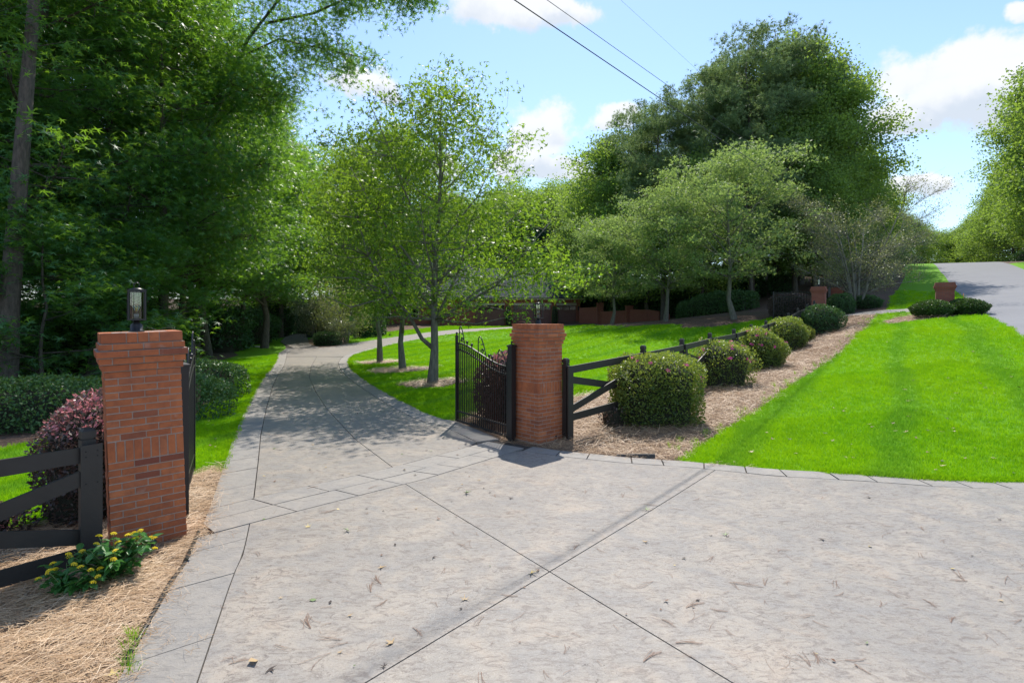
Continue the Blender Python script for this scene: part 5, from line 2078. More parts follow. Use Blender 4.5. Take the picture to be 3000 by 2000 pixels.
# left fence
lf0 = (-4.06, 5.22)
dl_ = Vector((-.42, -.56)).normalized()
base = on(*lf0)
o = thing('board_fence', 'near black crossbuck board fence running out of view left of the leaning pillar', 'fence', base)
ang = math.atan2(-dl_.y, -dl_.x)
for k, s_ in enumerate((0, 2.4, 4.8)):
    x, y = lf0[0] + dl_.x * s_, lf0[1] + dl_.y * s_
    zg = h1(x, y)
    ht = 1.22 - zg
    post(o, x - .0, y, zg, ht, w_=.11, ang=ang, base=base)
    M = Matrix.Translation((x - base[0], y - base[1], -base[2])) @ Matrix.Rotation(ang, 4, 'Z')
    m_ = MB()
    m_.box((-.085, -.055 - .075, zg), (.085, -.055 - .043, 1.085), M)
    m_.obj('batten', BLACKW, o)
    if k < 2:
        x2, y2 = lf0[0] + dl_.x * (s_ + 2.4), lf0[1] + dl_.y * (s_ + 2.4)
        sd = (-dl_.y * -.075, dl_.x * -.075)
        sd = (math.sin(ang) * .075, -math.cos(ang) * .075)
        for (z0, z1, off) in ((.99, 1.0, 0), (.05, .04, 0), (.80, .13, .5), (.20, .87, -.3)) if k == 0 else ((1.0, 1.0, 0), (.04, .04, 0), (.13, .8, .5), (.87, .2, -.3)):
            m_ = MB()
            oo = Vector((sd[0], sd[1], 0)) * (1 + off * .6)
            a = Vector((x, y, z0)) + oo - Vector(base)
            b = Vector((x2, y2, z1)) + oo - Vector(base)
            m_.bar(a, b, .032, .145)
            m_.obj('board', BLACKW, o)
    nl = MB()
    for zz in (.97, 1.02, .72):
        for xx in (-.045, .045):
            nl.box((xx - .005, -.055 - .0785, zz), (xx + .005, -.055 - .0752, zz + .01), M)
    q_ = nl.obj('nail_heads', simple('nail_rust_%d' % k, (.012, .01, .009), .8), o)

# ------------------------------------------------------------------ far pillars, far gates


def add_uv_box(me, sc=1.0):
    uv = me.uv_layers.new(name='UVMap')
    for p_ in me.polygons:
        n = p_.normal
        for li in p_.loop_indices:
            co = me.vertices[me.loops[li].vertex_index].co
            if abs(n.z) > .85:
                uv.data[li].uv = (co.x * sc, co.y * sc)
            else:
                t_ = Vector((-n.y, n.x, 0))
                t_.normalize()
                uv.data[li].uv = (co.dot(t_) * sc, co.z / max(.3, math.sqrt(max(.01, 1 - n.z * n.z))) * sc)


def uvobj(mb_, name, mat, parent):
    me = mb_.mesh(name)
    add_uv_box(me)
    return link(name, me, parent, mat)


def far_pillar(x, y, ht, w_, label, rz=R(90 - 36), group=None, z=None, lampon=True):
    zb = h1(x, y) if z is None else z
    o = thing('brick_pillar', label, 'pillar', (x, y, zb), rz, group)
    m_ = MB()
    hw = w_ / 2
    m_.box((-hw, -hw, -.2), (hw, hw, ht - .37))
    uvobj(m_, 'shaft', BRICKF, o)
    z_ = ht - .37
    for e, h_ in ((.025, .068), (.05, .068), (.08, .068), (.05, .068), (.03, .10)):
        m_ = MB()
        m_.box((-hw - e, -hw - e, z_ + .0005), (hw + e, hw + e, z_ + h_))
        uvobj(m_, 'corbel_course', BRICKF, o)
        z_ += h_
    if lampon:
        lamp((x, y, zb + ht), rz, 'small black lantern on ' + ('the nearer' if 'nearer' in label else 'the farther') + ' far gate pillar', 1.15)
    return o


px_, py_ = (2399 - 1500) / F * 32, 32
zf = CAMZ + (HY - 840) / F * 32
far_pillar(px_, py_, zf - h1(px_, py_), .68, 'nearer of two small brick pillars at the far side gate')
px_, py_ = (2453 - 1500) / F * 35, 35
zf = CAMZ + (HY - 843) / F * 35
far_pillar(px_, py_, zf - h1(px_, py_), .66, 'farther of two small brick pillars at the far side gate')
far_pillar(pc[0], pc[1], CAMZ + (HY - 828) / F * pc[1] - h1(*pc), .70, 'squat brick pillar by the street rising from clipped shrubs', lampon=False)


def far_gate(A, B, ht, label, n=14, arch=.0):
    base = (A[0], A[1], h1(*A))
    o = thing('iron_gate', label, 'gate', base)
    zB = base[2]

    def P3(t_, z_):
        return Vector(((B[0] - A[0]) * t_, (B[1] - A[1]) * t_, z_))
    for t_ in (0, 1):
        m_ = MB()
        m_.bar(P3(t_, 0) - Vector((0, 0, .1)), P3(t_, ht + .25 * (t_ == 0)), .07, .07, up=(1, 0, 0))
        m_.obj('stile', BLACKM, o)
    for z_ in (.12, .4, ht - .35, ht - .1):
        m_ = MB()
        m_.bar(P3(.0, z_), P3(1, z_), .03, .04)
        m_.obj('rail', BLACKM, o)
    for i in range(1, n):
        m_ = MB()
        m_.bar(P3(i / n, .1), P3(i / n, ht), .022, .022, up=(1, 0, 0))
        m_.obj('picket', BLACKM, o)
    return o


A = ((2386 - 1500) / F * 32.5, 32.5)
B = ((2266 - 1500) / F * 34.0, 34.0)
far_gate(A, B, 1.75, 'far open iron gate leaf in front of the woodland', 16)
A = ((2428 - 1500) / F * 34.6, 34.6)
m_ = None
o = thing('gate_post', 'black steel gate post between the two far brick pillars', 'post', on(*A))
m_ = MB()
m_.box((-.08, -.08, -.1), (.08, .08, 1.7))
m_.obj('shaft', BLACKM, o)
m_ = MB()
m_.box((-.1, -.1, 1.701), (.1, .1, 1.78), top=.5)
m_.obj('cap', BLACKM, o)
A = ((2474 - 1500) / F * 35.5, 35.5)
B = ((2500 - 1500) / F * 37.2, 37.2)
far_gate(A, B, 1.5, 'short length of iron fence right of the farther far pillar', 9)

# ------------------------------------------------------------------ house, garage, walls
GZ = 66.0
zg = CAMZ - (951 - HY) / F * GZ
gx0, gx1 = (1150 - 1500) / F * GZ, (1700 - 1500) / F * GZ      # garage front from left to right
hs = thing('house', 'red brick house with attached garages and slate roof behind the lawn', 'house', (0, GZ, zg))
eave = CAMZ + (HY - 878) / F * GZ - zg
x0, x1 = (1262 - 1500) / F * GZ, (1700 - 1500) / F * GZ
doors = [((1392 - 1500) / F * GZ, (1478 - 1500) / F * GZ), ((1503 - 1500) / F * GZ, (1614 - 1500) / F * GZ), ((1631 - 1500) / F * GZ, (1688 - 1500) / F * GZ)]
dh = CAMZ + (HY - 894) / F * GZ - zg
wl = MB()
xs = [x0]
for a, b in doors:
    xs += [a, b]
xs.append(x1)
for i in range(0, len(xs), 2):
    wl.box((xs[i], 0, -.6), (xs[i + 1], .35, eave))
for a, b in doors:
    wl.box((a + .001, 0.002, dh + .26), (b - .001, .348, eave))
wl.box((x0, 9.65, -.6), (x1, 10, eave))
wl.box((x1 - .352, .351, -.6), (x1 - .002, 9.649, eave))
wl.box((x0 + .002, .351, -.6), (x0 + .352, 9.649, eave))
uvobj(wl, 'wall', BRICKF, hs)
for k, (a, b) in enumerate(doors):
    m_ = MB()
    m_.box((a - .05, -.03, dh + .001), (b + .05, .2, dh + .26))
    m_.obj('lintel', STONE, hs)
    dr_ = MB()
    dr_.box((a, .25, -.3), (b, .30, dh))
    dr_o = dr_.obj('garage_door', DOORM, hs)
    for j in range(4):
        m_ = MB()
        zz = dh * j / 4
        n = max(3, int((b - a) / .65))
        for q_ in range(n):
            xa = a + (b - a) * q_ / n
            m_.box((xa + .05, .225, zz + .05), (xa + (b - a) / n - .05, .2495, zz + dh / 4 - .05))
        if j < 3:
            m_.obj('door_panel', DOORM, dr_o)
        else:
            m_.obj('window', GLASSD, dr_o)
# roof of the garage: hip
rz_ = eave
ov = .55
rx0, rx1, ry0, ry1 = x0 - ov, x1 + ov, -ov, 10 + ov
ridge = CAMZ + (HY - 786) / F * (GZ + 5) - zg
rm = MB()
rxa, rxb = x0 + 3.5, (1600 - 1500) / F * (GZ + 5)
rm.add([(rx0, ry0, rz_ + .2), (rx1, ry0, rz_ + .2), (rx1, ry1, rz_ + .2), (rx0, ry1, rz_ + .2), (rxa, 5, ridge), (rxb, 5, ridge)],
       [(0, 1, 5, 4), (1, 2, 5), (2, 3, 4, 5), (3, 0, 4)])
uvobj(rm, 'roof', ROOFM, hs)
m_ = MB()
m_.box((rx0, ry0, rz_ + .001), (rx1, ry1, rz_ + .195))
m_.obj('fascia', TRIM, hs)
m_ = MB()
m_.box((rx0 - .08, ry0 - .1, rz_ + .12), (rx1 + .08, ry0 - .002, rz_ + .22))
m_.obj('gutter', BLACKM, hs)
# main two-storey block to the left and behind
bx0, bx1, by0, by1 = (1010 - 1500) / F * 70, (1420 - 1500) / F * 74, 6, 18
mh = 6.4
m_ = MB()
m_.box((bx0, by0 + 4.3, -.6), (bx1, by1, mh))
uvobj(m_, 'wall', BRICKF, hs)
m_ = MB()
m_.box((bx0, 1.0, -.6), (x0 - .003, by0 + 4.297, 3.3))
uvobj(m_, 'wall', BRICKF, hs)
rm = MB()
rm.add([(bx0 - .5, by0 + 3.8, mh), (bx1 + .5, by0 + 3.8, mh), (bx1 + .5, by1 + .5, mh), (bx0 - .5, by1 + .5, mh), (bx0 + 5, 14, mh + 4.6), (bx1 - 5, 14, mh + 4.6)],
       [(0, 1, 5, 4), (1, 2, 5), (2, 3, 4, 5), (3, 0, 4), (3, 2, 1, 0)])
uvobj(rm, 'roof', ROOFM, hs)
rm = MB()
rm.add([(bx0 - .4, .5, 3.31), (x0 + .3, .5, 3.31), (x0 + .3, 10.4, 3.31), (bx0 - .4, 10.4, 3.31), (bx0 + 3, 6, 5.6), (x0 - 2, 6, 5.6)],
       [(0, 1, 5, 4), (1, 2, 5), (2, 3, 4, 5), (3, 0, 4), (3, 2, 1, 0)])
uvobj(rm, 'roof', ROOFM, hs)
for i in range(5):
    xw = bx0 + 2 + i * 3.4
    if xw + 1.2 < bx1:
        m_ = MB()
        m_.box((xw, by0 + 4.22, 4.1), (xw + 1.1, by0 + 4.298, 5.7))
        fr_ = m_.obj('window', TRIM, hs)
        m_ = MB()
        m_.box((xw + .1, by0 + 4.18, 4.2), (xw + 1.0, by0 + 4.218, 4.87))
        m_.box((xw + .1, by0 + 4.18, 4.93), (xw + 1.0, by0 + 4.218, 5.6))
        m_.obj('pane', GLASSD, fr_)
    if xw + 1.2 < x0:
        m_ = MB()
        m_.box((xw, .92, .8), (xw + 1.2, .998, 2.6))
        fr_ = m_.obj('window', TRIM, hs)
        m_ = MB()
        m_.box((xw + .1, .88, .9), (xw + 1.1, .918, 2.5))
        m_.obj('pane', GLASSD, fr_)
# coach lights between the garage doors
for k, px in enumerate((1484, 1622, 1694)):
    xx = (px - 1500) / F * GZ
    m_ = MB()
    m_.box((xx - .11, -.22, 1.75), (xx + .11, -.02, 2.15), top=.8)
    m_.box((xx - .13, -.24, 2.151), (xx + .13, -.01, 2.25), top=.3)
    lo = thing('wall_lantern', ('black wall lantern between the garage doors, left of the wide door', 'black wall lantern on the brick pier between the two right-hand garage doors', 'black wall lantern at the right end of the garage')[k], 'lantern', (0, GZ, zg))
    m_.obj('housing', BLACKM, lo)
# narrow clipped evergreens on the piers
tm = shrub_mesh(131, .34, .34, 2.1, 1300, .09, L_HEDGE, power=4)
shrub('topiary', tm, (1625 - 1500) / F * 65.4, 65.4, 'narrow clipped evergreen column against the pier of the right-hand garage door', 'shrub', z=zg)
shrub('topiary', tm, (1490 - 1500) / F * 65.4, 65.4, 'narrow clipped evergreen column left of the wide garage door', 'shrub', z=zg, rz=1)

# brick garden wall with piers
gw = thing('garden_wall', 'curved low brick garden wall with piers right of the garage', 'wall', (x1, 65, zg))
wp = [(1700, 64.5, 902), (1752, 61, 899), (1765, 60, 913), (1835, 57, 909), (1855, 56, 906), (1900, 54, 907), (1935, 52.8, 912), (1962, 52.5, 919)]
for (a, b) in zip(wp[:-1], wp[1:]):
    A = Vector(((a[0] - 1500) / F * a[1], a[1]))
    B = Vector(((b[0] - 1500) / F * b[1], b[1]))
    za, zb = CAMZ + (HY - a[2]) / F * a[1], CAMZ + (HY - b[2]) / F * b[1]
    d = (B - A).normalized()
    n_ = Vector((-d.y, d.x)) * .15
    V_ = []
    for (P_, zt) in ((A, za), (B, zb)):
        zlow = h1(P_.x, P_.y) - .4
        for s_ in (-1, 1):
            V_ += [(P_.x + n_.x * s_ - x1, P_.y + n_.y * s_ - 65, zlow - zg), (P_.x + n_.x * s_ - x1, P_.y + n_.y * s_ - 65, zt - zg)]
    m_ = MB()
    m_.add(V_, [(0, 4, 5, 1), (2, 3, 7, 6), (1, 5, 7, 3), (0, 1, 3, 2), (4, 6, 7, 5)])
    uvobj(m_, 'wall_section', BRICKF, gw)
for (px, Z, top) in ((1758, 60.6, 889), (1843, 56.6, 897)):
    X = (px - 1500) / F * Z
    zt = CAMZ + (HY - top) / F * Z
    m_ = MB()
    m_.box((X - .34 - x1, Z - .34 - 65, h1(X, Z) - .3 - zg), (X + .34 - x1, Z + .34 - 65, zt - zg))
    uvobj(m_, 'pier', BRICKF, gw)
    m_ = MB()
    m_.box((X - .4 - x1, Z - .4 - 65, zt - zg + .001), (X + .4 - x1, Z + .4 - 65, zt - zg + .08))
    uvobj(m_, 'pier_cap', BRICKF, gw)

# ------------------------------------------------------------------ island lamp, path bollards
x, y = G(988, 1000)
y = y + .5
o = thing('lamp_post', 'black lamp post with lantern among the island shrubs', 'lamp post', on(x, y))
m_ = MB()
m_.tube([(0, 0, -.1), (0, 0, 1.7)], .035, 8)
m_.obj('pole', BLACKM, o)
m_ = MB()
m_.lathe([(.05, 1.7), (.09, 1.74), (.13, 2.02), (.15, 2.04), (.09, 2.12), (.03, 2.16), (.02, 2.22)], 8)
m_.obj('lantern', BLACKM, o)
for k, (px, py, nm) in enumerate(((828, 986, 'dark bollard light on the lawn left of the narrow drive'), (909, 988, 'dark bollard light at the left tip of the island lawn'), (859, 971, 'dark bollard light farther up the narrow drive, left side'), (884, 956, 'farthest dark bollard light where the narrow drive disappears'))):
    x, y = G(px, py)
    o = thing('bollard_light', nm, 'bollard', on(x, y))
    m_ = MB()
    m_.box((-.24, -.24, -.1), (.24, .24, .75))
    m_.obj('body', BOLLM, o)
    m_ = MB()
    m_.lathe([(.08, .751), (.08, 1.0), (.12, 1.03), (.05, 1.1)], 10)
    m_.obj('cap', WHITE if k in (0,) else BOLLM, o)
# marker stake near the street
x, y = G(2826, 919)
o = thing('marker_stake', 'thin orange marker stake beside the street pillar shrubs', 'stake', on(x, y))
m_ = MB()
m_.tube([(0, 0, -.1), (-.05, 0, .95)], .012, 6)
m_.obj('rod', ORANGE, o)
# white cover on left lawn
x, y = G(755, 1017)
o = thing('drain_cover', 'small pale round cover set in the left lawn', 'cover', on(x, y, .02))
m_ = MB()
m_.lathe([(.30, 0), (.30, .03), (.27, .05), (.02, .055)], 18)
m_.obj('lid', WHITE, o)
# black edging by straw bed, right
a_ = G(1806, 1335)
b_ = G(1918, 1346)
m_ = MB()
base = on(*a_)
V_ = []
for t_, h_ in ((0, .01), (.35, .035), (.7, .06), (1, .075)):
    x, y = a_[0] + (b_[0] - a_[0]) * t_, a_[1] + (b_[1] - a_[1]) * t_
    z_ = h1(x, y) + .015
    V_ += [(x - base[0], y - base[1] - .045, z_ - base[2]), (x - base[0], y - base[1] + .02, z_ - base[2]), (x - base[0], y - base[1] + .02, z_ + h_ - base[2]), (x - base[0], y - base[1] - .03, z_ + h_ - base[2])]
Fc = []
for i in range(3):
    for j in range(4):
        p0, p1 = i * 4 + j, i * 4 + (j + 1) % 4
        Fc.append((p0, p1, p1 + 4, p0 + 4))
Fc += [(3, 2, 1, 0), (12, 13, 14, 15)]
m_.add(V_, Fc)
o = m_.obj('lawn_edging', BLACKM)
o.location = base
tag(o, 'black plastic edging strip exposed at the foot of the right straw bed', 'edging')
# left bed edging
pe = [G(a, b) for a, b in ((375, 1948), (440, 1836), (500, 1722), (545, 1660), (590, 1560))]
m_ = MB()
base = on(*pe[0])
m_.tube([(p_[0] - base[0] - .02, p_[1] - base[1], h1(*p_) + .022 - base[2]) for p_ in pe], .022, 6)
o = m_.obj('lawn_edging', BLACKM)
o.location = base
tag(o, 'black plastic edging strip half buried along the left straw bed', 'edging')

# ------------------------------------------------------------------ power lines
W1 = np.array([-.23, 9.35, 8.5])
wires = []


def wire(P0, P1, r_, label, sag=.25):
    base = Vector(P0)
    m_ = MB()
    pts_ = []
    for t_ in np.linspace(0, 1, 24):
        p_ = Vector(P0).lerp(Vector(P1), t_)
        p_.z -= sag * 4 * t_ * (1 - t_)
        pts_.append(p_ - base)
    m_.tube(pts_, r_, 5)
    o = m_.obj('power_line', BLACKM)
    o.location = base
    return tag(o, label, 'power line')


PE = Vector((33.0, 50.0, 14.4))
z_pole = h1(33.6, 50.5)


def thru(a, b, PEz, ex, back=-14):
    """line through two picture positions a,b = (px,py,Z), extended"""
    A, B = at(*a), at(*b)
    d = (B - A)
    return A - d * back, B + d * ex


A, B = at(1461, -31, 8.82), at(1918, 278, 13.5)
d = (B - A)
wire(A - d * 3, A + d * 6.6, .0105, 'lower thick overhead cable crossing the sky to the pines', sag=0)
A, B = Vector((-.23, 9.35, 8.3)), Vector((3.71, 14.2, 8.55))
d = (B - A)
wire(A - d * 3, A + d * 6.4, .0065, 'upper thin overhead power line crossing the sky to the pines', sag=0)
A, B = at(1818, 0, 15), at(2365, 500, 36)
d = (B - A)
wire(A - d * .95, A + d * 1.1, .0028, 'faint highest overhead wire right of the other lines', sag=0)

# ------------------------------------------------------------------ lantana by the left pillar
lan = None


def lantana(px, py, n_leaf, n_fl, spread, ht, label, seed, wx=1.0):
    r_ = random.Random(seed)
    x, y = G(px, py)
    o = thing('lantana_plant', label, 'flowering plant', on(x, y))
    T_ = MB()
    T_.add([(0, 0, 0), (.022, .019, .006), (.045, .021, .008), (.07, .012, .003), (.088, 0, -.006), (.07, -.012, .003), (.045, -.021, .008), (.022, -.019, .006), (.045, 0, 0)],
           [(0, 8, 2, 1), (2, 8, 4, 3), (8, 6, 5, 4), (0, 7, 6, 8)])
    lme = T_.mesh('leaf')
    lme.materials.append(L_LANT)
    a = lme.attributes.new('tone', 'FLOAT', 'POINT')
    a.data.foreach_set('value', [.5] * 9)
    Fm = MB()
    for k in range(22):
        a = k * 2.4
        rr = .024 * math.sqrt((k + .5) / 22)
        c = Vector((rr * math.cos(a), rr * math.sin(a), .014 * (1 - (rr / .024) ** 2)))
        q = .0058
        Fm.add([c + Vector((-q, 0, 0)), c + Vector((0, -q, .002)), c + Vector((q, 0, 0)), c + Vector((0, q, .002)), c + Vector((0, 0, .006)), c + Vector((0, 0, -.006))],
               [(0, 1, 4), (1, 2, 4), (2, 3, 4), (3, 0, 4), (1, 0, 5), (2, 1, 5), (3, 2, 5), (0, 3, 5)])
    fme = Fm.mesh('flower')
    fme.materials.append(YELLOW)
    st_ = MB()
    tips = []
    for k in range(n_fl + 7):
        a = r_.uniform(0, 6.28)
        rr = spread * math.sqrt(r_.random())
        zt = ht * (1 - .45 * (rr / spread) ** 2) * r_.uniform(.75, 1.1)
        e = Vector((rr * math.cos(a) * wx, rr * math.sin(a) * .8, zt))
        m = Vector((e.x * .45, e.y * .45, zt * .55))
        st_.tube([(0, 0, -.02), m, e], [.005, .004, .0025], 5)
        tips.append((m, e))
    st_.obj('stem', simple('lantana_stem', (.12, .17, .05), .6) if 'lantana_stem' not in MATS else MATS['lantana_stem'], o)
    for k, (m, e) in enumerate(tips):
        for j in range(int(n_leaf / len(tips))):
            t_ = r_.uniform(.15, 1.0)
            p_ = Vector((0, 0, 0)).lerp(m, t_ * 2) if t_ < .5 else m.lerp(e, t_ * 2 - 1)
            lf = link('leaf', lme, o)
            lf.location = p_
            lf.rotation_euler = (r_.uniform(-.4, .4), r_.uniform(-.35, .5), r_.uniform(0, 6.28))
            s_ = r_.uniform(.85, 1.4)
            lf.scale = (s_, s_, s_)
        if k < n_fl:
            f_ = link('flower', fme, o)
            f_.location = e + Vector((0, 0, .008))
            f_.rotation_euler = (r_.uniform(-.5, .3), r_.uniform(-.4, .4), r_.uniform(0, 6))
    return o


lantana(335, 1700, 330, 20, .36, .45, 'larger yellow-flowered lantana clump at the foot of the leaning pillar', 1)
lantana(195, 1745, 150, 10, .22, .29, 'smaller yellow-flowered lantana clump below the left fence boards', 2, 1.25)

# ------------------------------------------------------------------ fallen leaves and needle bundles
lf_star = leaf_mesh('fallen', 'star', np.array([[0, 0, 0.0]]), 1.0, upw=1.0)


def curled(seed, kind):
    T_, Fc = LEAF[kind]
    r_ = np.random.default_rng(seed)
    V_ = T_.copy()
    V_[:, 2] = .35 * (V_[:, 0] ** 2 + V_[:, 1] ** 2) * r_.uniform(.2, 1) + r_.normal(size=len(V_)) * .05
    V_[:, 2] -= V_[:, 2].min()
    me = np_mesh('fallen_leaf', V_, Fc, 4)
    return me


cur = {}
for k, mt in enumerate(LEAFD):
    for kd in ('star', 'maple', 'fat'):
        me = curled(k * 3 + len(kd), kd)
        me.materials.append(mt)
        cur[(k, kd)] = me


def drop_leaf(px, py, k, kd, size, label, group=None, dz=.034, xy=None):
    x, y = xy if xy else G(px, py)
    o = link('fallen_leaf', cur[(k, kd)])
    o.location = on(x, y, dz)
    o.rotation_euler = (random.uniform(-.15, .15), random.uniform(-.15, .15), random.uniform(0, 6.28))
    o.scale = (size,) * 3
    return tag(o, label, 'leaf', group)


drop_leaf(1556, 1688, 2, 'star', .085, 'large yellow star-shaped leaf lying beside the crossing of the two driveway joints')
drop_leaf(1115, 1672, 1, 'star', .07, 'tan star-shaped leaf lying mid driveway left of the joint crossing')
drop_leaf(1362, 1768, 1, 'star', .065, 'pale tan star leaf on the driveway below the joint crossing')
drop_leaf(928, 1768, 3, 'fat', .06, 'single green leaf lying on the lower left driveway')
drop_leaf(735, 1945, 1, 'fat', .085, 'long folded tan leaf near the bottom left of the driveway')
drop_leaf(790, 1972, 4, 'maple', .06, 'dark crumpled leaf near the bottom left of the driveway')
drop_leaf(1150, 1898, 1, 'maple', .07, 'tan crumpled leaf beside the crack at the bottom of the driveway')
drop_leaf(1020, 1563, 3, 'star', .08, 'pale green star leaf on the driveway below the slab band')
drop_leaf(902, 1552, 2, 'star', .06, 'small yellow leaf on the driveway just below the slab band')
drop_leaf(1365, 1452, 3, 'star', .10, 'torn green leafy sprig on the middle of the driveway')
drop_leaf(1895, 1502, 3, 'star', .07, 'grey-green star leaf on the driveway left of the diagonal joint')
drop_leaf(1890, 1595, 1, 'star', .06, 'brown star leaf on the driveway near the diagonal joint')
drop_leaf(2125, 1577, 3, 'star', .065, 'pale star leaf on the right half of the driveway')
drop_leaf(2408, 1587, 4, 'maple', .06, 'dark curled leaf alone on the right half of the driveway')
drop_leaf(2552, 1465, 0, 'fat', .055, 'reddish brown oval leaf near the right border slabs')
drop_leaf(330, 1992, 2, 'maple', .07, 'yellow leaf at the bottom left corner of the border slabs')
drop_leaf(1498, 1465, 4, 'maple', .06, 'dark leaf on the driveway right of the green sprig')
GLV = 'small fallen leaves scattered over the driveway'
for k in range(95):
    px, py = random.uniform(560, 1500), 0
    if k < 62:
        py = random.uniform(1090, 1560)
        px = random.uniform(max(600, 760 - (py - 1300) * .3), 1230 + (py - 1100) * .6)
    else:
        px, py = random.uniform(700, 2950), random.uniform(1480, 1980)
    drop_leaf(px, py, random.choice((0, 0, 1, 4, 4, 2, 3)), random.choice(('star', 'maple', 'fat')), random.uniform(.02, .045) if k > 61 else random.uniform(.03, .06),
              'small fallen leaf scattered on the stamped concrete driveway', GLV)
GLV = 'fallen leaves scattered over the street-side lawn'
for k in range(80):
    px, py = random.uniform(2080, 2990), random.uniform(990, 1395)
    if px < 2100 + (1390 - py) * 1.15:
        px = random.uniform(2620, 2990)
    drop_leaf(px, py, random.choice((0, 0, 1, 4, 1)), random.choice(('star', 'maple')), random.uniform(.045, .08), 'brown fallen leaf lying on the street-side lawn', GLV, .045)
GLV = 'fallen leaves scattered over the lawn left of the driveway'
for k in range(24):
    px, py = random.uniform(600, 760), random.uniform(1090, 1330)
    if px > 840 - (py - 1000) * .5:
        continue
    drop_leaf(px, py, random.choice((0, 1, 4)), 'maple', .06, 'brown fallen leaf lying on the lawn left of the driveway', GLV, .045)
for (px, py, nm) in ((1945, 1357, 'reddish dry leaf at the corner of the right straw bed'), (1960, 1350, 'pinkish curled leaf beside the end of the black edging'), (560, 1645, 'brown leaf on the edge of the left straw bed'), (1842, 1285, 'small white leaf on the right straw bed'), (2065, 1295, 'pale leaf where right straw bed meets lawn')):
    drop_leaf(px, py, 0 if 'white' not in nm else 1, 'maple', .08, nm, None, .06)


def needles(seed, n, L, curl=.25):
    r_ = random.Random(seed)
    V_, Fc = [], []
    a0 = r_.uniform(0, 6.28)
    c0 = r_.gauss(0, .25)
    for k in range(n):
        a = a0 + r_.gauss(0, .13) + (3.14 if r_.random() < .0 else 0)
        x = y = 0
        pts_ = [(0, 0)]
        l_ = L * r_.uniform(.6, 1.1)
        c = c0 + r_.gauss(0, curl * .35)
        for j in range(3):
            a += c
            x += math.cos(a) * l_ / 3
            y += math.sin(a) * l_ / 3
            pts_.append((x, y))
        ox, oy = r_.gauss(0, .004), r_.gauss(0, .004)
        o = len(V_)
        for j, (x, y) in enumerate(pts_):
            dx, dy = math.cos(a + 1.57) * .0014, math.sin(a + 1.57) * .0014
            z_ = .003 + .006 * math.sin(j) * r_.random()
            V_ += [(x + ox - dx, y + oy - dy, z_), (x + ox + dx, y + oy + dy, z_)]
        for j in range(3):
            Fc.append((o + 2 * j, o + 2 * j + 1, o + 2 * j + 3, o + 2 * j + 2))
    me = np_mesh('pine_needle_bundle', np.array(V_), np.array(Fc), 4, np.full(len(V_), .1))
    me.materials.append(NEEDLED)
    return me


NEEDLED = simple('pine_needle_weathered', (.20, .115, .075), .6, 0, .3, 30)
nb = [needles(s_, n, L) for s_, n, L in ((1, 3, .17), (2, 2, .2), (3, 7, .19), (4, 2, .14), (5, 4, .21), (6, 1, .12), (7, 1, .2), (8, 3, .2), (9, 2, .17))]
for (px, py, k, nm) in ((1980, 1895, 2, 'spiky dry needle tuft lying across the lower joint of the driveway'), (2135, 1715, 4, 'fan of dry pine needles in the middle of the right driveway half'), (2010, 1790, 2, 'loose dry needle fan left of the middle fan on the driveway'), (1885, 1950, 2, 'tangled dry needles at the bottom right of the driveway')):
    x, y = G(px, py)
    o = link('pine_needle_bundle', nb[k])
    o.location = on(x, y, .030)
    o.rotation_euler = (0, 0, random.uniform(0, 6))
    tag(o, nm, 'pine needles')
for k in range(210):
    px, py = random.uniform(650, 3000), 1400 + 590 * random.random() ** 1.2
    if px < 800 and py < 1500:
        continue
    x, y = G(px, py)
    o = link('pine_needle_bundle', random.choice(nb))
    o.location = on(x, y, .030)
    o.rotation_euler = (0, 0, random.uniform(0, 6.28))
    s_ = random.uniform(.6, 1.1)
    o.scale = (s_, s_, s_)
    tag(o, 'thin bundle of dry brown pine needles scattered on the driveway', 'pine needles', 'pine needle bundles scattered over the driveway')

# ------------------------------------------------------------------ instanced ground cover


def gn_cover(name, pos, rot, scl, src, mat):
    n = len(pos)
    me = bpy.data.meshes.new(name)
    me.vertices.add(n)
    me.vertices.foreach_set('co', np.asarray(pos, np.float32).ravel())
    a = me.attributes.new('rot', 'FLOAT_VECTOR', 'POINT')
    a.data.foreach_set('vector', np.asarray(rot, np.float32).ravel())
    a = me.attributes.new('scl', 'FLOAT', 'POINT')
    a.data.foreach_set('value', np.asarray(scl, np.float32))
    me.materials.append(mat)
    o = link(name, me)
    ng = bpy.data.node_groups.new('cover_' + name, 'GeometryNodeTree')
    ng.interface.new_socket(name='Geometry', in_out='INPUT', socket_type='NodeSocketGeometry')
    ng.interface.new_socket(name='Geometry', in_out='OUTPUT', socket_type='NodeSocketGeometry')
    N_ = ng.nodes
    gi, go = N_.new('NodeGroupInput'), N_.new('NodeGroupOutput')
    oi = N_.new('GeometryNodeObjectInfo')
    oi.inputs['Object'].default_value = src
    oi.inputs['As Instance'].default_value = False
    ip = N_.new('GeometryNodeInstanceOnPoints')
    ar = N_.new('GeometryNodeInputNamedAttribute')
    ar.data_type = 'FLOAT_VECTOR'
    ar.inputs['Name'].default_value = 'rot'
    as_ = N_.new('GeometryNodeInputNamedAttribute')
    as_.data_type = 'FLOAT'
    as_.inputs['Name'].default_value = 'scl'
    er = N_.new('FunctionNodeEulerToRotation')
    lk = ng.links.new
    lk(gi.outputs[0], ip.inputs['Points'])
    lk(oi.outputs['Geometry'], ip.inputs['Instance'])
    lk(ar.outputs[0], er.inputs[0])
    lk(er.outputs[0], ip.inputs['Rotation'])
    lk(as_.outputs[0], ip.inputs['Scale'])
    lk(ip.outputs[0], go.inputs[0])
    md = o.modifiers.new('cover', 'NODES')
    md.node_group = ng
    o['kind'] = 'stuff'
    return o


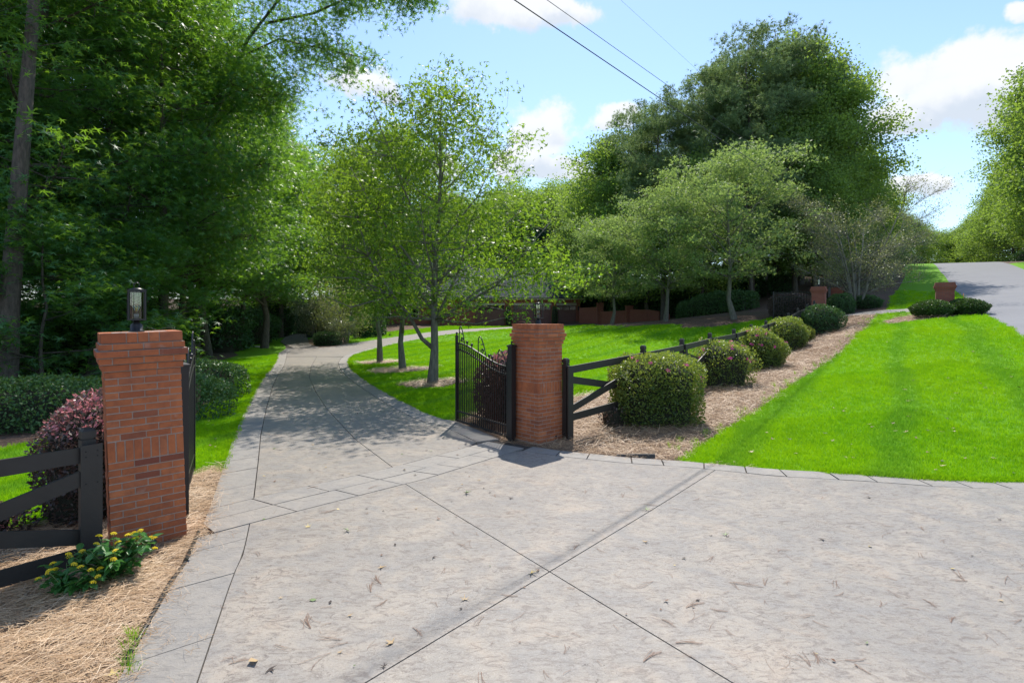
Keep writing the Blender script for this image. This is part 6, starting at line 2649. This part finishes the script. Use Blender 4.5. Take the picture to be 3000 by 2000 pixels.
def tuft_src(name, n, rad, hgt_, wd_, mat, seed, seg=2, lean=.5):
    g_ = np.random.default_rng(seed)
    V_, Fc = [], []
    for k in range(n):
        a, r0 = g_.uniform(0, 6.28), rad * math.sqrt(g_.uniform())
        bx, by = r0 * math.cos(a), r0 * math.sin(a)
        h_ = hgt_ * g_.uniform(.55, 1.15)
        la, ll = g_.uniform(0, 6.28), g_.uniform(.1, lean) * h_
        wa = g_.uniform(0, 6.28)
        wx, wy = math.cos(wa) * wd_ / 2, math.sin(wa) * wd_ / 2
        o = len(V_)
        mx, my = bx + math.cos(la) * ll * .3, by + math.sin(la) * ll * .3
        ex, ey = bx + math.cos(la) * ll, by + math.sin(la) * ll
        V_ += [(bx - wx, by - wy, -.004), (bx + wx, by + wy, -.004), (mx + wx * .8, my + wy * .8, h_ * .55), (mx - wx * .8, my - wy * .8, h_ * .55), (ex, ey, h_)]
        Fc += [(o, o + 1, o + 2, o + 3), (o + 3, o + 2, o + 4, o + 4)]
    me = bpy.data.meshes.new(name)
    me.from_pydata(V_, [], [f if f[2] != f[3] else f[:3] for f in Fc])
    me.materials.append(mat)
    return bpy.data.objects.new(name, me)


def straw_src(name, n, rad, L, wd_, mat, seed, lift=.03, align=None):
    g_ = np.random.default_rng(seed)
    V_, Fc, tn = [], [], []
    for k in range(n):
        a0, r0 = g_.uniform(0, 6.28), rad * math.sqrt(g_.uniform())
        x, y = r0 * math.cos(a0), r0 * math.sin(a0)
        a = g_.uniform(0, 6.28) if align is None else align + g_.normal() * .45
        l_ = L * g_.uniform(.5, 1.1)
        c = g_.normal() * .25
        z = g_.uniform(0, lift)
        dz = g_.normal() * .012
        x -= math.cos(a) * l_ / 2
        y -= math.sin(a) * l_ / 2
        o = len(V_)
        for j in range(4):
            dx, dy = -math.sin(a) * wd_ / 2, math.cos(a) * wd_ / 2
            zz = z + dz * j + .008 * math.sin(j * 1.05)
            V_ += [(x - dx, y - dy, zz), (x + dx, y + dy, zz + .0008)]
            a += c
            x += math.cos(a) * l_ / 3
            y += math.sin(a) * l_ / 3
        tn += [g_.uniform()] * 8
        for j in range(3):
            Fc.append((o + 2 * j, o + 2 * j + 1, o + 2 * j + 3, o + 2 * j + 2))
    me = np_mesh(name, np.array(V_), np.array(Fc), 4, tn)
    me.materials.append(mat)
    return bpy.data.objects.new(name, me)


def zone_mask(idx, X, Y):
    """points whose terrain zone is idx"""
    k = inside(zones[idx][1], X, Y)
    for i in range(idx):
        k &= ~inside(zones[i][1], X, Y)
    return k


def scatter(idxs, dens_fn, box_, maxn=400000, pad=None):
    x0_, x1_, y0_, y1_ = box_
    area = (x1_ - x0_) * (y1_ - y0_)
    dmax = dens_fn(0)
    out_ = []
    step = 2.0
    for xa in np.arange(x0_, x1_, step):
        for ya_ in np.arange(y0_, y1_, step):
            d = math.hypot(xa + step / 2, ya_ + step / 2)
            # only what the camera, or a camera stepped aside, could see
            if ya_ < 1 or abs(xa + 1) > (ya_ + 3) * 1.25 + 2:
                continue
            n = int(dens_fn(d) * step * step)
            if n:
                m = int(math.ceil(math.sqrt(n)))
                gx_, gy_ = np.meshgrid(np.arange(m), np.arange(m))
                out_.append(np.c_[xa + (gx_.ravel() + rng.uniform(0, 1, m * m)) * step / m, ya_ + (gy_.ravel() + rng.uniform(0, 1, m * m)) * step / m])
    P_ = np.vstack(out_)
    k = np.zeros(len(P_), bool)
    for i in idxs:
        k |= zone_mask(i, P_[:, 0], P_[:, 1])
    P_ = P_[k]
    z = H(P_[:, 0], P_[:, 1])
    return np.c_[P_, z]


lawn_idx = [i for i, z_ in enumerate(zones) if z_[0] in ('lawn',)]
straw_idx = [i for i, z_ in enumerate(zones) if z_[0] in ('pine_straw_bed', 'mulch_ring')]


def gd(d):
    return 300 if d < 9 else 210 if d < 13 else 120 if d < 18 else 60 if d < 26 else 26 if d < 40 else 9 if d < 70 else 0


P_ = scatter(lawn_idx, gd, (-14, 30, 1, 62))
n = len(P_)
gs = tuft_src('tuft_near', 26, .075, .055, .0055, GRASSM, 1)
dist = np.hypot(P_[:, 0], P_[:, 1])
scl = rng.uniform(.75, 1.2, n) * np.interp(dist, [8, 20, 40, 70], [1, 1.25, 2.0, 3.2])
rot = np.c_[rng.normal(0, .12, n), rng.normal(0, .12, n), rng.uniform(0, 6.28, n)]
gn_cover('grass', P_, rot, scl, gs, GRASSM)
print('grass', n)


def sd_(d):
    return 170 if d < 6.5 else 110 if d < 10 else 70 if d < 15 else 30 if d < 24 else 10 if d < 36 else 0


P_ = scatter(straw_idx, sd_, (-12, 20, 1, 36))
P_[:, 2] += .004
n = len(P_)
dist = np.hypot(P_[:, 0], P_[:, 1])
ss = straw_src('straw_source', 13, .09, .20, .0026, NEEDLE, 3, lift=.045)
scl = rng.uniform(.8, 1.15, n) * np.interp(dist, [5, 12, 30], [1, 1.3, 2.0])
# on the near-left bed the needles are combed one way
lx = P_[:, 0] < -1.5
rz_ = rng.uniform(0, 6.28, n)
rot = np.c_[rng.normal(0, .12, n), rng.normal(0, .12, n), rz_]
gn_cover('pine_straw', P_[~lx], rot[~lx], scl[~lx], ss, NEEDLE)
sa = straw_src('straw_combed', 14, .09, .24, .0026, NEEDLE, 4, lift=.05, align=.75)
rot2 = np.c_[rng.normal(0, .1, n), rng.normal(0, .1, n), rng.normal(0, .45, n)]
gn_cover('pine_straw', P_[lx], rot2[lx], scl[lx], sa, NEEDLE)
print('straw', n)
# loose straw spilled onto the slabs along the bed edges
ed_ = np.array([resample(DLd, s_) for s_ in rng.uniform(7, 17, 260)]) + np.c_[rng.exponential(.10, 260), rng.normal(0, .05, 260)]
er_ = np.array([resample(ro, s_) for s_ in rng.uniform(0, 3.6, 90)]) + np.c_[rng.normal(0, .05, 90), -rng.exponential(.07, 90)]
ed_ = np.vstack([ed_, er_])
s3 = straw_src('straw_spill', 4, .07, .15, .0022, NEEDLE, 6, lift=.006)
gn_cover('spilled_straw', np.c_[ed_, H(ed_[:, 0], ed_[:, 1]) + .032], np.c_[np.zeros((len(ed_), 2)), rng.uniform(0, 6.28, len(ed_))], rng.uniform(.6, 1.1, len(ed_)), s3, NEEDLE)
# longer blades hanging over the slabs at the lawn edges
eg = [np.array([resample(ro, s_) for s_ in rng.uniform(4.5, arclen(ro)[-1], 700)]) + np.c_[np.zeros(700), rng.uniform(-.01, .10, 700)]]
DLx = [p for p in DLd if 7.9 < p[1] < 30]
eg.append(np.array([resample(DLx, s_) for s_ in rng.uniform(0, arclen(DLx)[-1], 700)]) + np.c_[-rng.uniform(-.01, .10, 700), np.zeros(700)])
dmx = [p for p in dr_n if 12.5 < p[1] < 32]
eg.append(np.array([resample(dmx, s_) for s_ in rng.uniform(0, arclen(dmx)[-1], 700)]) + np.c_[rng.uniform(-.01, .10, 700), np.zeros(700)])
eg = np.vstack(eg)
gn_cover('edge_grass', np.c_[eg, H(eg[:, 0], eg[:, 1]) + .004], np.c_[rng.normal(0, .15, (len(eg), 2)), rng.uniform(0, 6.28, len(eg))], rng.uniform(.9, 1.5, len(eg)), gs, GRASSM)
# heaps of straw along the edge of the right bed and at the right pillar
# weeds where lawn and bed meet
wsrc = tuft_src('weed_source', 16, .05, .11, .006, GRASSM, 9, lean=.9)
E = np.array([resample(bed_r_edge, s_) for s_ in rng.uniform(0, arclen(bed_r_edge)[-1], 160)]) + rng.normal(0, .16, (160, 2)) + np.array([-.12, .02])
E2 = np.array([(-2.33 + rng.normal(0, .03), 3.5 + k * .05) for k in range(9)])
E2 = np.array([G(430 + rng.normal(0, 8), 1870 + k * 14) for k in range(9)]) + np.array([-.10, 0])
E = np.vstack([E, E2])
gn_cover('weed_grass', np.c_[E, H(E[:, 0], E[:, 1])], np.c_[np.zeros((len(E), 2)), rng.uniform(0, 6, len(E))], rng.uniform(.6, 1.2, len(E)), wsrc, GRASSM)
print('objects', len(bpy.data.objects), 'tris', sum(len(m_.polygons) for m_ in bpy.data.meshes))
